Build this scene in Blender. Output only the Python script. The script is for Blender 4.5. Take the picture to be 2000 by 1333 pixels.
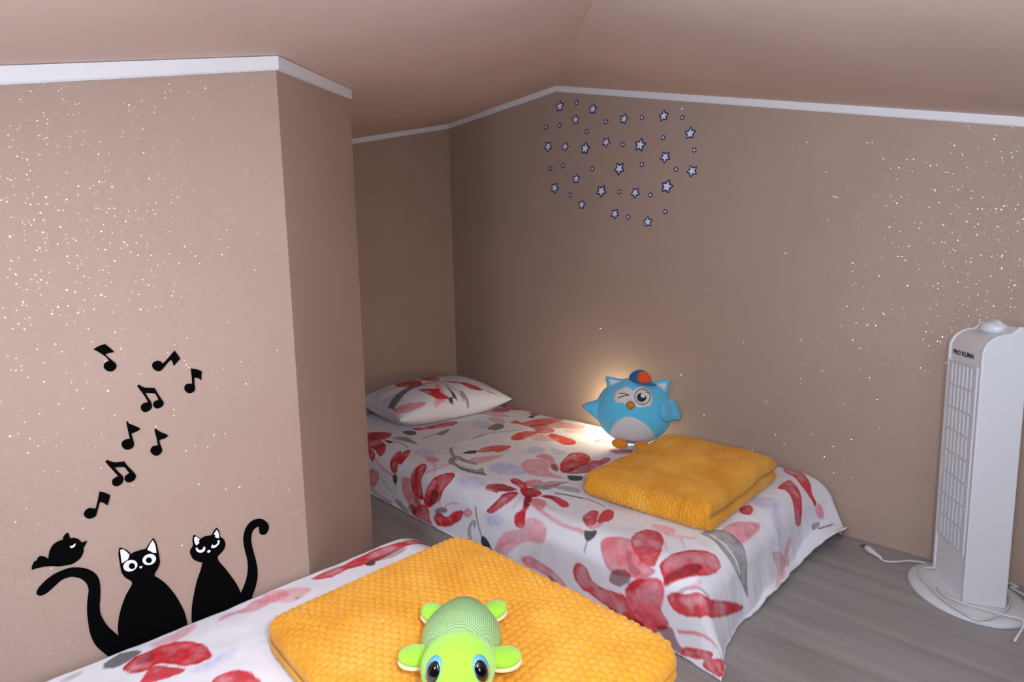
import bpy, bmesh, math, random
import numpy as np
from mathutils import Vector, Matrix
from mathutils.geometry import tessellate_polygon

sc = bpy.context.scene
for o in list(bpy.data.objects):
    bpy.data.objects.remove(o, do_unlink=True)
COL = sc.collection

# ------------------------------------------------------------------ camera
YAW, PITCH, ROLL, EYE = 0.7943910, -0.1139998, -0.0205266, 0.9
cd = bpy.data.cameras.new('camera'); cam = bpy.data.objects.new('camera', cd); COL.objects.link(cam)
cd.sensor_width = 36.0; cd.lens = 1050.335 / 2000 * 36.0; cd.clip_start = 0.02
_F = Vector((math.cos(PITCH)*math.cos(YAW), math.cos(PITCH)*math.sin(YAW), math.sin(PITCH)))
_R = Vector((math.sin(YAW), -math.cos(YAW), 0)); _U = _R.cross(_F)
_R2 = _R*math.cos(ROLL) + _U*math.sin(ROLL); _U2 = -_R*math.sin(ROLL) + _U*math.cos(ROLL)
cam.matrix_world = Matrix(((_R2.x, _U2.x, -_F.x, 0), (_R2.y, _U2.y, -_F.y, 0), (_R2.z, _U2.z, -_F.z, EYE), (0, 0, 0, 1)))
sc.camera = cam

# ------------------------------------------------------------------ light and exposure
w = bpy.data.worlds.new('world'); sc.world = w; w.use_nodes = True
w.node_tree.nodes['Background'].inputs[0].default_value = (0.80, 0.88, 1.0, 1)
w.node_tree.nodes['Background'].inputs[1].default_value = 0.03
def area(name, loc, target, power, size, color, shape='DISK', spread=180):
    l = bpy.data.lights.new(name, 'AREA'); l.energy = power; l.size = size; l.color = color; l.shape = shape
    l.spread = math.radians(spread)
    o = bpy.data.objects.new(name, l); COL.objects.link(o); o.location = loc
    o.rotation_euler = (Vector(target)-Vector(loc)).to_track_quat('-Z', 'Y').to_euler()
    return o
LC = (0.78, 0.89, 1.0)
area('camera_flash', (0.10, -0.10, 0.98), (1.4, 1.0, 0.6), 9.0, 0.10, LC)
area('bounced_flash', (-0.02, 0.04, 1.02), (0.35, -0.20, 1.35), 19.0, 0.10, LC)
area('side_fill', (-0.40, 0.50, 0.90), (1.6, 0.9, 0.6), 5.7, 0.15, LC)  # added fill from the left, no lamp of the room
area('rear_fill', (0.30, -0.70, 0.75), (1.2, 1.2, 0.5), 2.6, 0.30, LC)  # added weak fill from right behind, brightens the angled wall
lp = bpy.data.lights.new('night_light', 'POINT'); lp.energy = 3.1; lp.color = (1.0, 0.77, 0.44); lp.shadow_soft_size = 0.02
lo = bpy.data.objects.new('night_light', lp); COL.objects.link(lo); lo.location = (1.985, 1.375, 0.30)
sc.view_settings.view_transform = 'Standard'; sc.view_settings.look = 'None'
sc.view_settings.exposure = 0.0; sc.view_settings.gamma = 1.0; sc.view_settings.use_curve_mapping = False

# ------------------------------------------------------------------ helpers
def lin(c):
    return tuple(((v/255.0)/12.92 if v/255.0 <= 0.04045 else ((v/255.0+0.055)/1.055)**2.4) for v in c)

class NT:
    """Small wrapper to write node trees."""
    def __init__(self, name):
        self.m = bpy.data.materials.new(name); self.m.use_nodes = True
        self.t = self.m.node_tree; self.b = self.t.nodes['Principled BSDF']; self.out = self.t.nodes['Material Output']
    def n(self, kind, **kw):
        nd = self.t.nodes.new(kind)
        for k, v in kw.items():
            if k.startswith('_'): setattr(nd, k[1:], v)
            else: nd.inputs[k.replace('__', ' ')].default_value = v
        return nd
    def l(self, a, b): self.t.links.new(a, b)
    def math(self, op, a, b=None):
        nd = self.t.nodes.new('ShaderNodeMath'); nd.operation = op
        for i, v in enumerate((a, b)):
            if v is None: continue
            if hasattr(v, 'is_linked'): self.l(v, nd.inputs[i])
            else: nd.inputs[i].default_value = v
        return nd.outputs[0]
    def vmath(self, op, a, b=None, scale=None):
        nd = self.t.nodes.new('ShaderNodeVectorMath'); nd.operation = op
        for i, v in enumerate((a, b)):
            if v is None: continue
            if hasattr(v, 'is_linked'): self.l(v, nd.inputs[i])
            else: nd.inputs[i].default_value = v
        if scale is not None: nd.inputs['Scale'].default_value = scale
        return nd.outputs[0]
    def coords(self, kind='Object'):
        return self.t.nodes.new('ShaderNodeTexCoord').outputs[kind]
    def ramp(self, fac, stops):
        r = self.t.nodes.new('ShaderNodeValToRGB'); self.l(fac, r.inputs[0])
        while len(r.color_ramp.elements) < len(stops): r.color_ramp.elements.new(0.5)
        for e, (p, c) in zip(r.color_ramp.elements, stops): e.position = p; e.color = (*c, 1)
        return r.outputs[0]
    def bump(self, h, strength=0.3, dist=0.01):
        b = self.t.nodes.new('ShaderNodeBump'); b.inputs['Strength'].default_value = strength; b.inputs['Distance'].default_value = dist
        self.l(h, b.inputs['Height']); self.l(b.outputs[0], self.b.inputs['Normal']); return b

def plain(name, rgb, rough=0.5, noise=0.0, nscale=300, bump=0.0, sheen=0.0, coat=0.0, var=0.0):
    k = NT(name); c = lin(rgb)
    k.b.inputs['Base Color'].default_value = (*c, 1); k.b.inputs['Roughness'].default_value = rough
    k.b.inputs['Sheen Weight'].default_value = sheen; k.b.inputs['Sheen Roughness'].default_value = 0.5
    k.b.inputs['Coat Weight'].default_value = coat
    nz = k.n('ShaderNodeTexNoise', Scale=nscale, Detail=3.0); k.l(k.coords(), nz.inputs['Vector'])
    if var > 0:
        k.l(k.ramp(nz.outputs['Fac'], [(0.3, tuple(v*(1-var) for v in c)), (0.7, tuple(min(1, v*(1+var)) for v in c))]), k.b.inputs['Base Color'])
    if bump > 0: k.bump(nz.outputs['Fac'], bump, 0.002)
    return k.m

def wall_material(name, rgb, glitter=True):
    """Matt taupe paint with mirror flakes of glitter rolled into it."""
    k = NT(name); c = lin(rgb); co = k.coords()
    nz = k.n('ShaderNodeTexNoise', Scale=2.2, Detail=4.0); k.l(co, nz.inputs['Vector'])
    k.l(k.ramp(nz.outputs['Fac'], [(0.3, tuple(v*0.95 for v in c)), (0.7, tuple(v*1.05 for v in c))]), k.b.inputs['Base Color'])
    k.b.inputs['Roughness'].default_value = 0.72; k.b.inputs['Specular IOR Level'].default_value = 0.25
    fine = k.n('ShaderNodeTexNoise', Scale=160.0, Detail=2.0); k.l(co, fine.inputs['Vector'])
    k.bump(fine.outputs['Fac'], 0.10, 0.002)
    if not glitter: return k.m
    v = k.n('ShaderNodeTexVoronoi', Scale=195.0, Randomness=1.0); k.l(co, v.inputs['Vector'])
    dot = k.math('LESS_THAN', v.outputs['Distance'], 0.20)
    v2 = k.n('ShaderNodeTexWhiteNoise'); v2.noise_dimensions = '3D'; k.l(v.outputs['Color'], v2.inputs['Vector'])
    geo = k.t.nodes.new('ShaderNodeNewGeometry')
    sep = k.t.nodes.new('ShaderNodeSeparateColor'); k.l(v.outputs['Color'], sep.inputs[0])
    amp = k.math('ADD', k.math('MULTIPLY', k.math('POWER', sep.outputs[1], 3.0), 1.3), 0.26)
    sc_ = k.t.nodes.new('ShaderNodeVectorMath'); sc_.operation = 'SCALE'
    k.l(k.vmath('SUBTRACT', v2.outputs['Color'], (0.5, 0.5, 0.5)), sc_.inputs[0]); k.l(amp, sc_.inputs['Scale'])
    nrm = k.vmath('NORMALIZE', k.vmath('ADD', geo.outputs['Normal'], sc_.outputs[0]))
    gl = k.n('ShaderNodeBsdfGlossy', Roughness=0.14)
    k.l(nrm, gl.inputs['Normal'])
    cc = k.t.nodes.new('ShaderNodeCombineColor'); g_ = k.math('MULTIPLY', dot, 0.17)
    for q_ in range(3): k.l(g_, cc.inputs[q_])
    k.l(cc.outputs[0], gl.inputs['Color'])
    ad = k.t.nodes.new('ShaderNodeAddShader')
    k.l(k.b.outputs[0], ad.inputs[0]); k.l(gl.outputs[0], ad.inputs[1]); k.l(ad.outputs[0], k.out.inputs['Surface'])
    return k.m

def floor_material():
    k = NT('grey_laminate'); co = k.coords()
    mp = k.n('ShaderNodeMapping'); mp.inputs['Scale'].default_value = (26.0, 1.6, 1.0); k.l(co, mp.inputs['Vector'])
    g = k.n('ShaderNodeTexNoise', Scale=1.0, Detail=8.0, Roughness=0.65); k.l(mp.outputs[0], g.inputs['Vector'])
    mp2 = k.n('ShaderNodeMapping'); mp2.inputs['Scale'].default_value = (7.0, 1.1, 1.0); k.l(co, mp2.inputs['Vector'])
    g2 = k.n('ShaderNodeTexNoise', Scale=1.0, Detail=5.0, Distortion=1.2); k.l(mp2.outputs[0], g2.inputs['Vector'])
    mx = k.math('ADD', k.math('MULTIPLY', g.outputs['Fac'], 0.55), k.math('MULTIPLY', g2.outputs['Fac'], 0.45))
    colr = k.ramp(mx, [(0.28, lin((112, 108, 107))), (0.45, lin((147, 143, 141))), (0.60, lin((161, 157, 155))), (0.76, lin((175, 170, 168)))])
    mp3 = k.n('ShaderNodeMapping'); mp3.inputs['Rotation'].default_value = (0, 0, math.pi/2); k.l(co, mp3.inputs['Vector'])
    br = k.n('ShaderNodeTexBrick', Scale=1.0); br.offset = 0.37; br.inputs['Mortar Size'].default_value = 0.0012
    br.inputs['Brick Width'].default_value = 1.29; br.inputs['Row Height'].default_value = 0.19
    br.inputs['Color1'].default_value = (1, 1, 1, 1); br.inputs['Color2'].default_value = (0.96, 0.96, 0.96, 1); br.inputs['Mortar'].default_value = (0.86, 0.86, 0.86, 1)
    k.l(mp3.outputs[0], br.inputs['Vector'])
    m = k.t.nodes.new('ShaderNodeMix'); m.data_type = 'RGBA'; m.blend_type = 'MULTIPLY'; m.inputs[0].default_value = 0.8
    k.l(colr, m.inputs[6]); k.l(br.outputs['Color'], m.inputs[7]); k.l(m.outputs[2], k.b.inputs['Base Color'])
    k.b.inputs['Roughness'].default_value = 0.45
    k.bump(g.outputs['Fac'], 0.15, 0.002)
    return k.m

def print_material(name):
    """Cotton printed with the watercolour pattern held in the colour attribute 'print'."""
    k = NT(name); at = k.n('ShaderNodeAttribute'); at.attribute_name = 'print'
    co = k.coords('UV')
    nz = k.n('ShaderNodeTexNoise', Scale=60.0, Detail=5.0, Roughness=0.6); k.l(co, nz.inputs['Vector'])
    hs = k.n('ShaderNodeHueSaturation'); k.l(at.outputs['Color'], hs.inputs['Color'])
    k.l(k.math('ADD', k.math('MULTIPLY', nz.outputs['Fac'], 0.22), 0.89), hs.inputs['Saturation'])
    k.l(hs.outputs['Color'], k.b.inputs['Base Color'])
    k.b.inputs['Roughness'].default_value = 0.8; k.b.inputs['Specular IOR Level'].default_value = 0.2
    w1 = k.n('ShaderNodeTexNoise', Scale=7.0, Detail=3.0, Distortion=0.8); k.l(co, w1.inputs['Vector'])
    w2 = k.n('ShaderNodeTexNoise', Scale=900.0, Detail=1.0); k.l(co, w2.inputs['Vector'])
    k.bump(k.math('ADD', w1.outputs['Fac'], k.math('MULTIPLY', w2.outputs['Fac'], 0.03)), 0.35, 0.012)
    return k.m

def blanket_material(name):
    k = NT(name); c1, c2, c3 = lin((208, 136, 32)), lin((232, 161, 52)), lin((242, 181, 80))
    co = k.coords()
    nz = k.n('ShaderNodeTexNoise', Scale=9.0, Detail=5.0, Roughness=0.6); k.l(co, nz.inputs['Vector'])
    nf = k.n('ShaderNodeTexNoise', Scale=420.0, Detail=2.0); k.l(co, nf.inputs['Vector'])
    f = k.math('ADD', k.math('MULTIPLY', nz.outputs['Fac'], 0.7), k.math('MULTIPLY', nf.outputs['Fac'], 0.3))
    k.l(k.ramp(f, [(0.32, c1), (0.5, c2), (0.68, c3)]), k.b.inputs['Base Color'])
    k.b.inputs['Roughness'].default_value = 0.9; k.b.inputs['Sheen Weight'].default_value = 0.35
    k.b.inputs['Sheen Tint'].default_value = (1.0, 0.8, 0.45, 1); k.b.inputs['Specular IOR Level'].default_value = 0.1
    k.bump(nf.outputs['Fac'], 0.5, 0.002)
    return k.m

def shell_material():
    """Shiny green-silver fabric with a small square check."""
    k = NT('turtle_shell_fabric'); co = k.coords('UV')
    ck = k.n('ShaderNodeTexBrick', Scale=1.0); ck.offset = 0.0; ck.inputs['Brick Width'].default_value = 0.0036; ck.inputs['Row Height'].default_value = 0.0036
    ck.inputs['Mortar Size'].default_value = 0.0008
    ck.inputs['Color1'].default_value = (*lin((206, 240, 176)), 1); ck.inputs['Color2'].default_value = (*lin((190, 236, 196)), 1)
    ck.inputs['Mortar'].default_value = (*lin((146, 190, 120)), 1)
    k.l(co, ck.inputs['Vector'])
    k.l(ck.outputs['Color'], k.b.inputs['Base Color'])
    k.b.inputs['Roughness'].default_value = 0.38; k.b.inputs['Metallic'].default_value = 0.25
    k.bump(k.math('SUBTRACT', 1.0, ck.outputs['Fac']), 0.5, 0.001)
    return k.m

M = {}
M['wall'] = wall_material('taupe_glitter_paint', (170, 146, 134))
M['ceiling'] = wall_material('taupe_ceiling_paint', (216, 192, 182), glitter=False)
M['trim'] = plain('white_trim_paint', (224, 221, 226), 0.5, nscale=40, bump=0.15)
M['floor'] = floor_material()
M['print'] = print_material('floral_cotton')
M['ticking'] = plain('mattress_ticking', (205, 203, 205), 0.9, bump=0.2)
M['blanket'] = blanket_material('mustard_fleece')
M['white_plastic'] = plain('white_plastic', (212, 212, 218), 0.32)
M['panel_plastic'] = plain('pale_grey_plastic', (224, 224, 230), 0.4)
M['slot_shade'] = plain('grey_slot_shade', (146, 147, 154), 0.5)  # grey stands in for the shade between the fan slats
M['ink'] = plain('dark_ink', (38, 40, 48), 0.5)
M['cord'] = plain('white_cord', (205, 204, 204), 0.4)
M['metal'] = plain('plug_metal', (120, 110, 100), 0.3); M['metal'].node_tree.nodes['Principled BSDF'].inputs['Metallic'].default_value = 1
M["black_vinyl"] = plain("black_vinyl", (4, 4, 5), 0.9); M["black_vinyl"].node_tree.nodes["Principled BSDF"].inputs["Specular IOR Level"].default_value = 0.05
M['white_vinyl'] = plain('white_vinyl', (238, 236, 248), 0.5)
M['navy'] = plain('navy_foil', (36, 40, 112), 0.45)
M['star'] = plain('silver_white_foil', (226, 232, 240), 0.4)
M['owl_blue'] = plain('blue_plush', (92, 200, 242), 0.95, nscale=700, bump=0.5, sheen=0.4, var=0.10)
M['owl_deep'] = plain('deep_blue_felt', (20, 104, 160), 0.9, nscale=500, bump=0.4, sheen=0.2, var=0.08)
M['owl_grey'] = plain('pale_grey_plush', (218, 217, 219), 0.95, nscale=700, bump=0.4, sheen=0.3, var=0.04)
M['owl_orange'] = plain('orange_plush', (236, 138, 24), 0.95, nscale=600, bump=0.4, sheen=0.3, var=0.08)
M['owl_red'] = plain('orange_red_plush', (238, 78, 22), 0.95, nscale=600, bump=0.4, sheen=0.3, var=0.08)
M['beak'] = plain('tan_beak_fabric', (196, 132, 44), 0.6, nscale=500, bump=0.2)
M['thread'] = plain('black_thread', (10, 10, 12), 0.6)
M['lime'] = plain('lime_plush', (160, 226, 60), 0.95, nscale=800, bump=0.5, sheen=0.4, var=0.10)
M['cream'] = plain('cream_plush', (236, 214, 176), 0.95, nscale=700, bump=0.4, sheen=0.3)
M['shell'] = shell_material()
M['eye_blue'] = plain('glossy_blue_eye', (96, 168, 205), 0.12, coat=1.0)
M['eye_black'] = plain('glossy_black_eye', (6, 6, 8), 0.08, coat=1.0)

def link(name, me, mat=None, parent=None, smooth=True):
    if mat is not None and len(me.materials) == 0: me.materials.append(mat)
    if smooth: me.polygons.foreach_set('use_smooth', [True]*len(me.polygons))
    o = bpy.data.objects.new(name, me); COL.objects.link(o)
    if parent is not None: o.parent = parent
    return o

def mesh(name, verts, faces, mat=None, parent=None, smooth=True, recalc=False):
    me = bpy.data.meshes.new(name); me.from_pydata([tuple(map(float, v)) for v in verts], [], [tuple(f) for f in faces]); me.update()
    if recalc:
        b = bmesh.new(); b.from_mesh(me); bmesh.ops.recalc_face_normals(b, faces=b.faces); b.to_mesh(me); b.free()
    return link(name, me, mat, parent, smooth)

def from_bm(name, b, mat=None, parent=None, smooth=False, recalc=True):
    if recalc: bmesh.ops.recalc_face_normals(b, faces=b.faces)
    me = bpy.data.meshes.new(name); b.to_mesh(me); b.free(); me.update()
    return link(name, me, mat, parent, smooth)

def tag(o, label=None, cat=None, group=None, kind=None):
    if label: o['label'] = label
    if cat: o['category'] = cat
    if group: o['group'] = group
    if kind: o['kind'] = kind
    return o

def empty(name, loc, label, cat, group=None):
    o = bpy.data.objects.new(name, None); COL.objects.link(o); o.location = loc; o.empty_display_size = 0.05
    return tag(o, label, cat, group)

def prism(name, pts, off, mat, parent=None, kind=None):
    """Solid from a planar polygon of 3D points pushed along the vector off."""
    b = bmesh.new(); a = [b.verts.new(p) for p in pts]; c = [b.verts.new(Vector(p)+Vector(off)) for p in pts]
    n = len(pts); b.faces.new(a); b.faces.new(c[::-1])
    for i in range(n): b.faces.new((a[i], c[i], c[(i+1) % n], a[(i+1) % n]))
    o = from_bm(name, b, mat, parent)
    if kind: o['kind'] = kind
    return o

def smooth_outline(pts, sub=4, corner=52):
    """Catmull-Rom through a closed outline, keeping sharp corners."""
    P = [Vector(p) for p in pts]; n = len(P); out = []
    def iscorner(i):
        a = P[i]-P[i-1]; b = P[(i+1) % n]-P[i]
        if a.length < 1e-9 or b.length < 1e-9: return False
        return math.degrees(a.angle(b)) > corner
    cr = [iscorner(i) for i in range(n)]
    for i in range(n):
        p1, p2 = P[i], P[(i+1) % n]; p0 = P[i-1] if not cr[i] else p1*2-p2; p3 = P[(i+2) % n] if not cr[(i+1) % n] else p2*2-p1
        for k in range(sub):
            t = k/sub
            out.append(0.5*((2*p1)+(p2-p0)*t+(2*p0-5*p1+4*p2-p3)*t*t+(3*p1-p0-3*p2+p3)*t**3))
    return out

def decal(name, outline, frame, depth, lift, mat, parent=None, sub=4, corner=52):
    """Thin solid cut-out lying on a wall; frame maps (u, v, height) to 3D."""
    pts = smooth_outline(outline, sub, corner) if sub > 1 else [Vector(p) for p in outline]
    n = len(pts); tri = tessellate_polygon([[Vector((p.x, p.y, 0)) for p in pts]])
    V = [frame(p.x, p.y, lift) for p in pts]+[frame(p.x, p.y, lift+depth) for p in pts]
    Fc = [t for t in tri]+[tuple(n+i for i in t[::-1]) for t in tri]+[(i, (i+1) % n, n+(i+1) % n, n+i) for i in range(n)]
    return mesh(name, V, Fc, mat, parent, smooth=False, recalc=True)

def grid_faces(nu, nv, base=0, wrap_u=False, flip=False):
    Fc = []
    for i in range(nu-(0 if wrap_u else 1)):
        i2 = (i+1) % nu
        for j in range(nv-1):
            q = (base+i*nv+j, base+i2*nv+j, base+i2*nv+j+1, base+i*nv+j+1)
            Fc.append(q[::-1] if flip else q)
    return Fc

def tube(name, pts, r, mat, parent=None, seg=8, sub=6, closed_ends=True):
    P = [Vector(p) for p in pts]; path = []
    for i in range(len(P)-1):
        p1, p2 = P[i], P[i+1]; p0 = P[i-1] if i else p1*2-p2; p3 = P[i+2] if i+2 < len(P) else p2*2-p1
        for k in range(sub):
            t = k/sub
            path.append(0.5*((2*p1)+(p2-p0)*t+(2*p0-5*p1+4*p2-p3)*t*t+(3*p1-p0-3*p2+p3)*t**3))
    path.append(P[-1]); V = []; up = Vector((0, 0, 1)); n = len(path); prev = None
    for i, p in enumerate(path):
        d = (path[min(i+1, n-1)]-path[max(i-1, 0)]).normalized()
        a = prev - d*prev.dot(d) if prev is not None else d.cross(up if abs(d.z) < 0.9 else Vector((1, 0, 0)))
        a.normalize(); prev = a; c = d.cross(a)
        rr = r(i/(n-1)) if callable(r) else r
        for k in range(seg):
            t = 2*math.pi*k/seg; V.append(p+a*math.cos(t)*rr+c*math.sin(t)*rr)
    Fc = []
    for i in range(n-1):
        for k in range(seg):
            Fc.append((i*seg+k, i*seg+(k+1) % seg, (i+1)*seg+(k+1) % seg, (i+1)*seg+k))
    Fc.append(tuple(range(seg))[::-1]); Fc.append(tuple((n-1)*seg+k for k in range(seg)))
    return mesh(name, V, Fc, mat, parent, recalc=True)

def blob(name, center, axes, radii, mat, parent=None, nu=40, nv=24, fn=None, power=(2, 2, 2)):
    """Closed rounded body; axes are three unit vectors, fn may reshape the local point."""
    V = []; Fc = []; A = [Vector(a) for a in axes]; C0 = Vector(center)
    def sg(v, p): return math.copysign(abs(v)**(2.0/p), v)
    def put(x, y, z):
        q = Vector((x*radii[0], y*radii[1], z*radii[2]))
        if fn: q = Vector(fn(q))
        return C0+A[0]*q.x+A[1]*q.y+A[2]*q.z
    V.append(put(0, 0, -1))
    for j in range(1, nv):
        ph = -math.pi/2+math.pi*j/nv
        for i in range(nu):
            th = 2*math.pi*i/nu
            V.append(put(sg(math.cos(th), power[0])*math.cos(ph), sg(math.sin(th), power[1])*math.cos(ph), sg(math.sin(ph), power[2])))
    V.append(put(0, 0, 1)); top = len(V)-1
    for i in range(nu): Fc.append((0, 1+(i+1) % nu, 1+i)); Fc.append((top, 1+(nv-2)*nu+i, 1+(nv-2)*nu+(i+1) % nu))
    for j in range(nv-2):
        for i in range(nu):
            a = 1+j*nu+i; b = 1+j*nu+(i+1) % nu; Fc.append((a, b, b+nu, a+nu))
    return mesh(name, V, Fc, mat, parent, recalc=True)

# numpy value noise used for cloth folds and for the printed pattern
def vnoise(x, y, seed=0):
    xi = np.floor(x).astype(np.int64); yi = np.floor(y).astype(np.int64); fx = x-xi; fy = y-yi
    fx = fx*fx*(3-2*fx); fy = fy*fy*(3-2*fy)
    def h(a, b):
        n = (a*374761393+b*668265263+seed*1274126177) & 0x7fffffff
        n = ((n ^ (n >> 13))*1274126177) & 0x7fffffff
        return ((n ^ (n >> 16)) & 0xffff)/65535.0
    return (h(xi, yi)*(1-fx)+h(xi+1, yi)*fx)*(1-fy)+(h(xi, yi+1)*(1-fx)+h(xi+1, yi+1)*fx)*fy
def fbm(x, y, seed=0, oct=4):
    s = 0; a = 0.5; t = 0
    for o in range(oct):
        s = s+a*vnoise(x*2**o, y*2**o, seed+o*17); t += a; a *= 0.5
    return s/t

# ------------------------------------------------------------------ room
XD, YC, YA, XA, UB = 2.0448, 2.5727, 1.1027, 0.4528, 0.3454
ZC, S1, S2, YCR, TR = 1.8107, 0.29497, 0.30625, 1.7467, 0.0259
XMIN, YMIN = -1.25, -1.25
XB, YB = XA+UB, YA+UB
def zleft(x): return ZC-S1*(XD-x)
def zright(y): return ZC-S2*(YCR-y)
def zceil(x, y): return min(zleft(x), zright(y))

prism('floor', [(XMIN, YMIN, 0), (XD+0.1, YMIN, 0), (XD+0.1, YC+0.1, 0), (XMIN, YC+0.1, 0)], (0, 0, -0.08), M['floor'], kind='structure')
k_ = S1/S2; xe = XMIN-0.1; ye = YCR-k_*(XD-xe)
xo = XD+0.1; yo = YCR+k_*0.1
prism('ceiling', [(xo, yo, zleft(xo)), (xo, YC+0.1, zleft(xo)), (xe, YC+0.1, zleft(xe)), (xe, ye, zleft(xe))], (0, 0, 0.08), M['ceiling'], kind='structure')
prism('ceiling_slope', [(xo, yo, zleft(xo)), (xe, ye, zleft(xe)), (xo, ye, zright(ye))], (0, 0, 0.08), M['ceiling'], kind='structure')
# long wall with the stars
D0 = [(XD, YMIN, 0), (XD, YC+0.1, 0), (XD, YC+0.1, ZC), (XD, YCR, ZC), (XD, YMIN, zright(YMIN))]
prism('wall_back', D0, (0.1, 0, 0), M['wall'], kind='structure')
prism('wall_alcove', [(XB-0.12, YC, 0), (XD, YC, 0), (XD, YC, zleft(XD)), (XB-0.12, YC, zleft(XB-0.12))], (0, 0.1, 0), M['wall'], kind='structure')
# the boxed-in block on the left: front wall, cut corner and hidden side
b = bmesh.new(); foot = [(XMIN, YA), (XA, YA), (XB, YB), (XB, YC), (XMIN, YC)]
lo_ = [b.verts.new((x, y, 0)) for x, y in foot]; hi_ = [b.verts.new((x, y, zleft(x))) for x, y in foot]
b.faces.new(lo_[::-1]); b.faces.new(hi_)
for i in range(5): b.faces.new((lo_[i], lo_[(i+1) % 5], hi_[(i+1) % 5], hi_[i]))
o = from_bm('wall_left', b, M['wall']); o['kind'] = 'structure'

def trim(name, path, out, h=TR, t=0.007):
    """Flat white strip under the ceiling along a path of ceiling points."""
    V = []; Fc = []
    for i, p in enumerate(path):
        n = Vector(out[i]); p = Vector(p)
        for a, z in ((0, 0), (t, 0), (t, -h+0.003), (t-0.003, -h), (0, -h)): V.append(p+n*a+Vector((0, 0, z-0.0005)))
    for i in range(len(path)-1):
        for k in range(5): Fc.append((i*5+k, i*5+(k+1) % 5, (i+1)*5+(k+1) % 5, (i+1)*5+k))
    Fc.append(tuple(range(5))); Fc.append(tuple((len(path)-1)*5+k for k in range(5)))
    o = mesh(name, V, Fc, M['trim'], smooth=False, recalc=True); o['kind'] = 'structure'; return o
trim('trim_1', [(XD, YMIN, zright(YMIN)), (XD, YCR, ZC), (XD, YC, ZC)], [(-1, 0, 0)]*3)
trim('trim_2', [(XD, YC, ZC), (XB, YC, zleft(XB))], [(0, -1, 0)]*2)
mit = Vector((math.tan(math.radians(22.5)), -1, 0))
trim('trim_3', [(XMIN, YA, zleft(XMIN)), (XA, YA, zleft(XA)), (XB, YB, zleft(XB))], [(0, -1, 0), mit, (0.7071, -0.7071, 0)])

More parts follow.
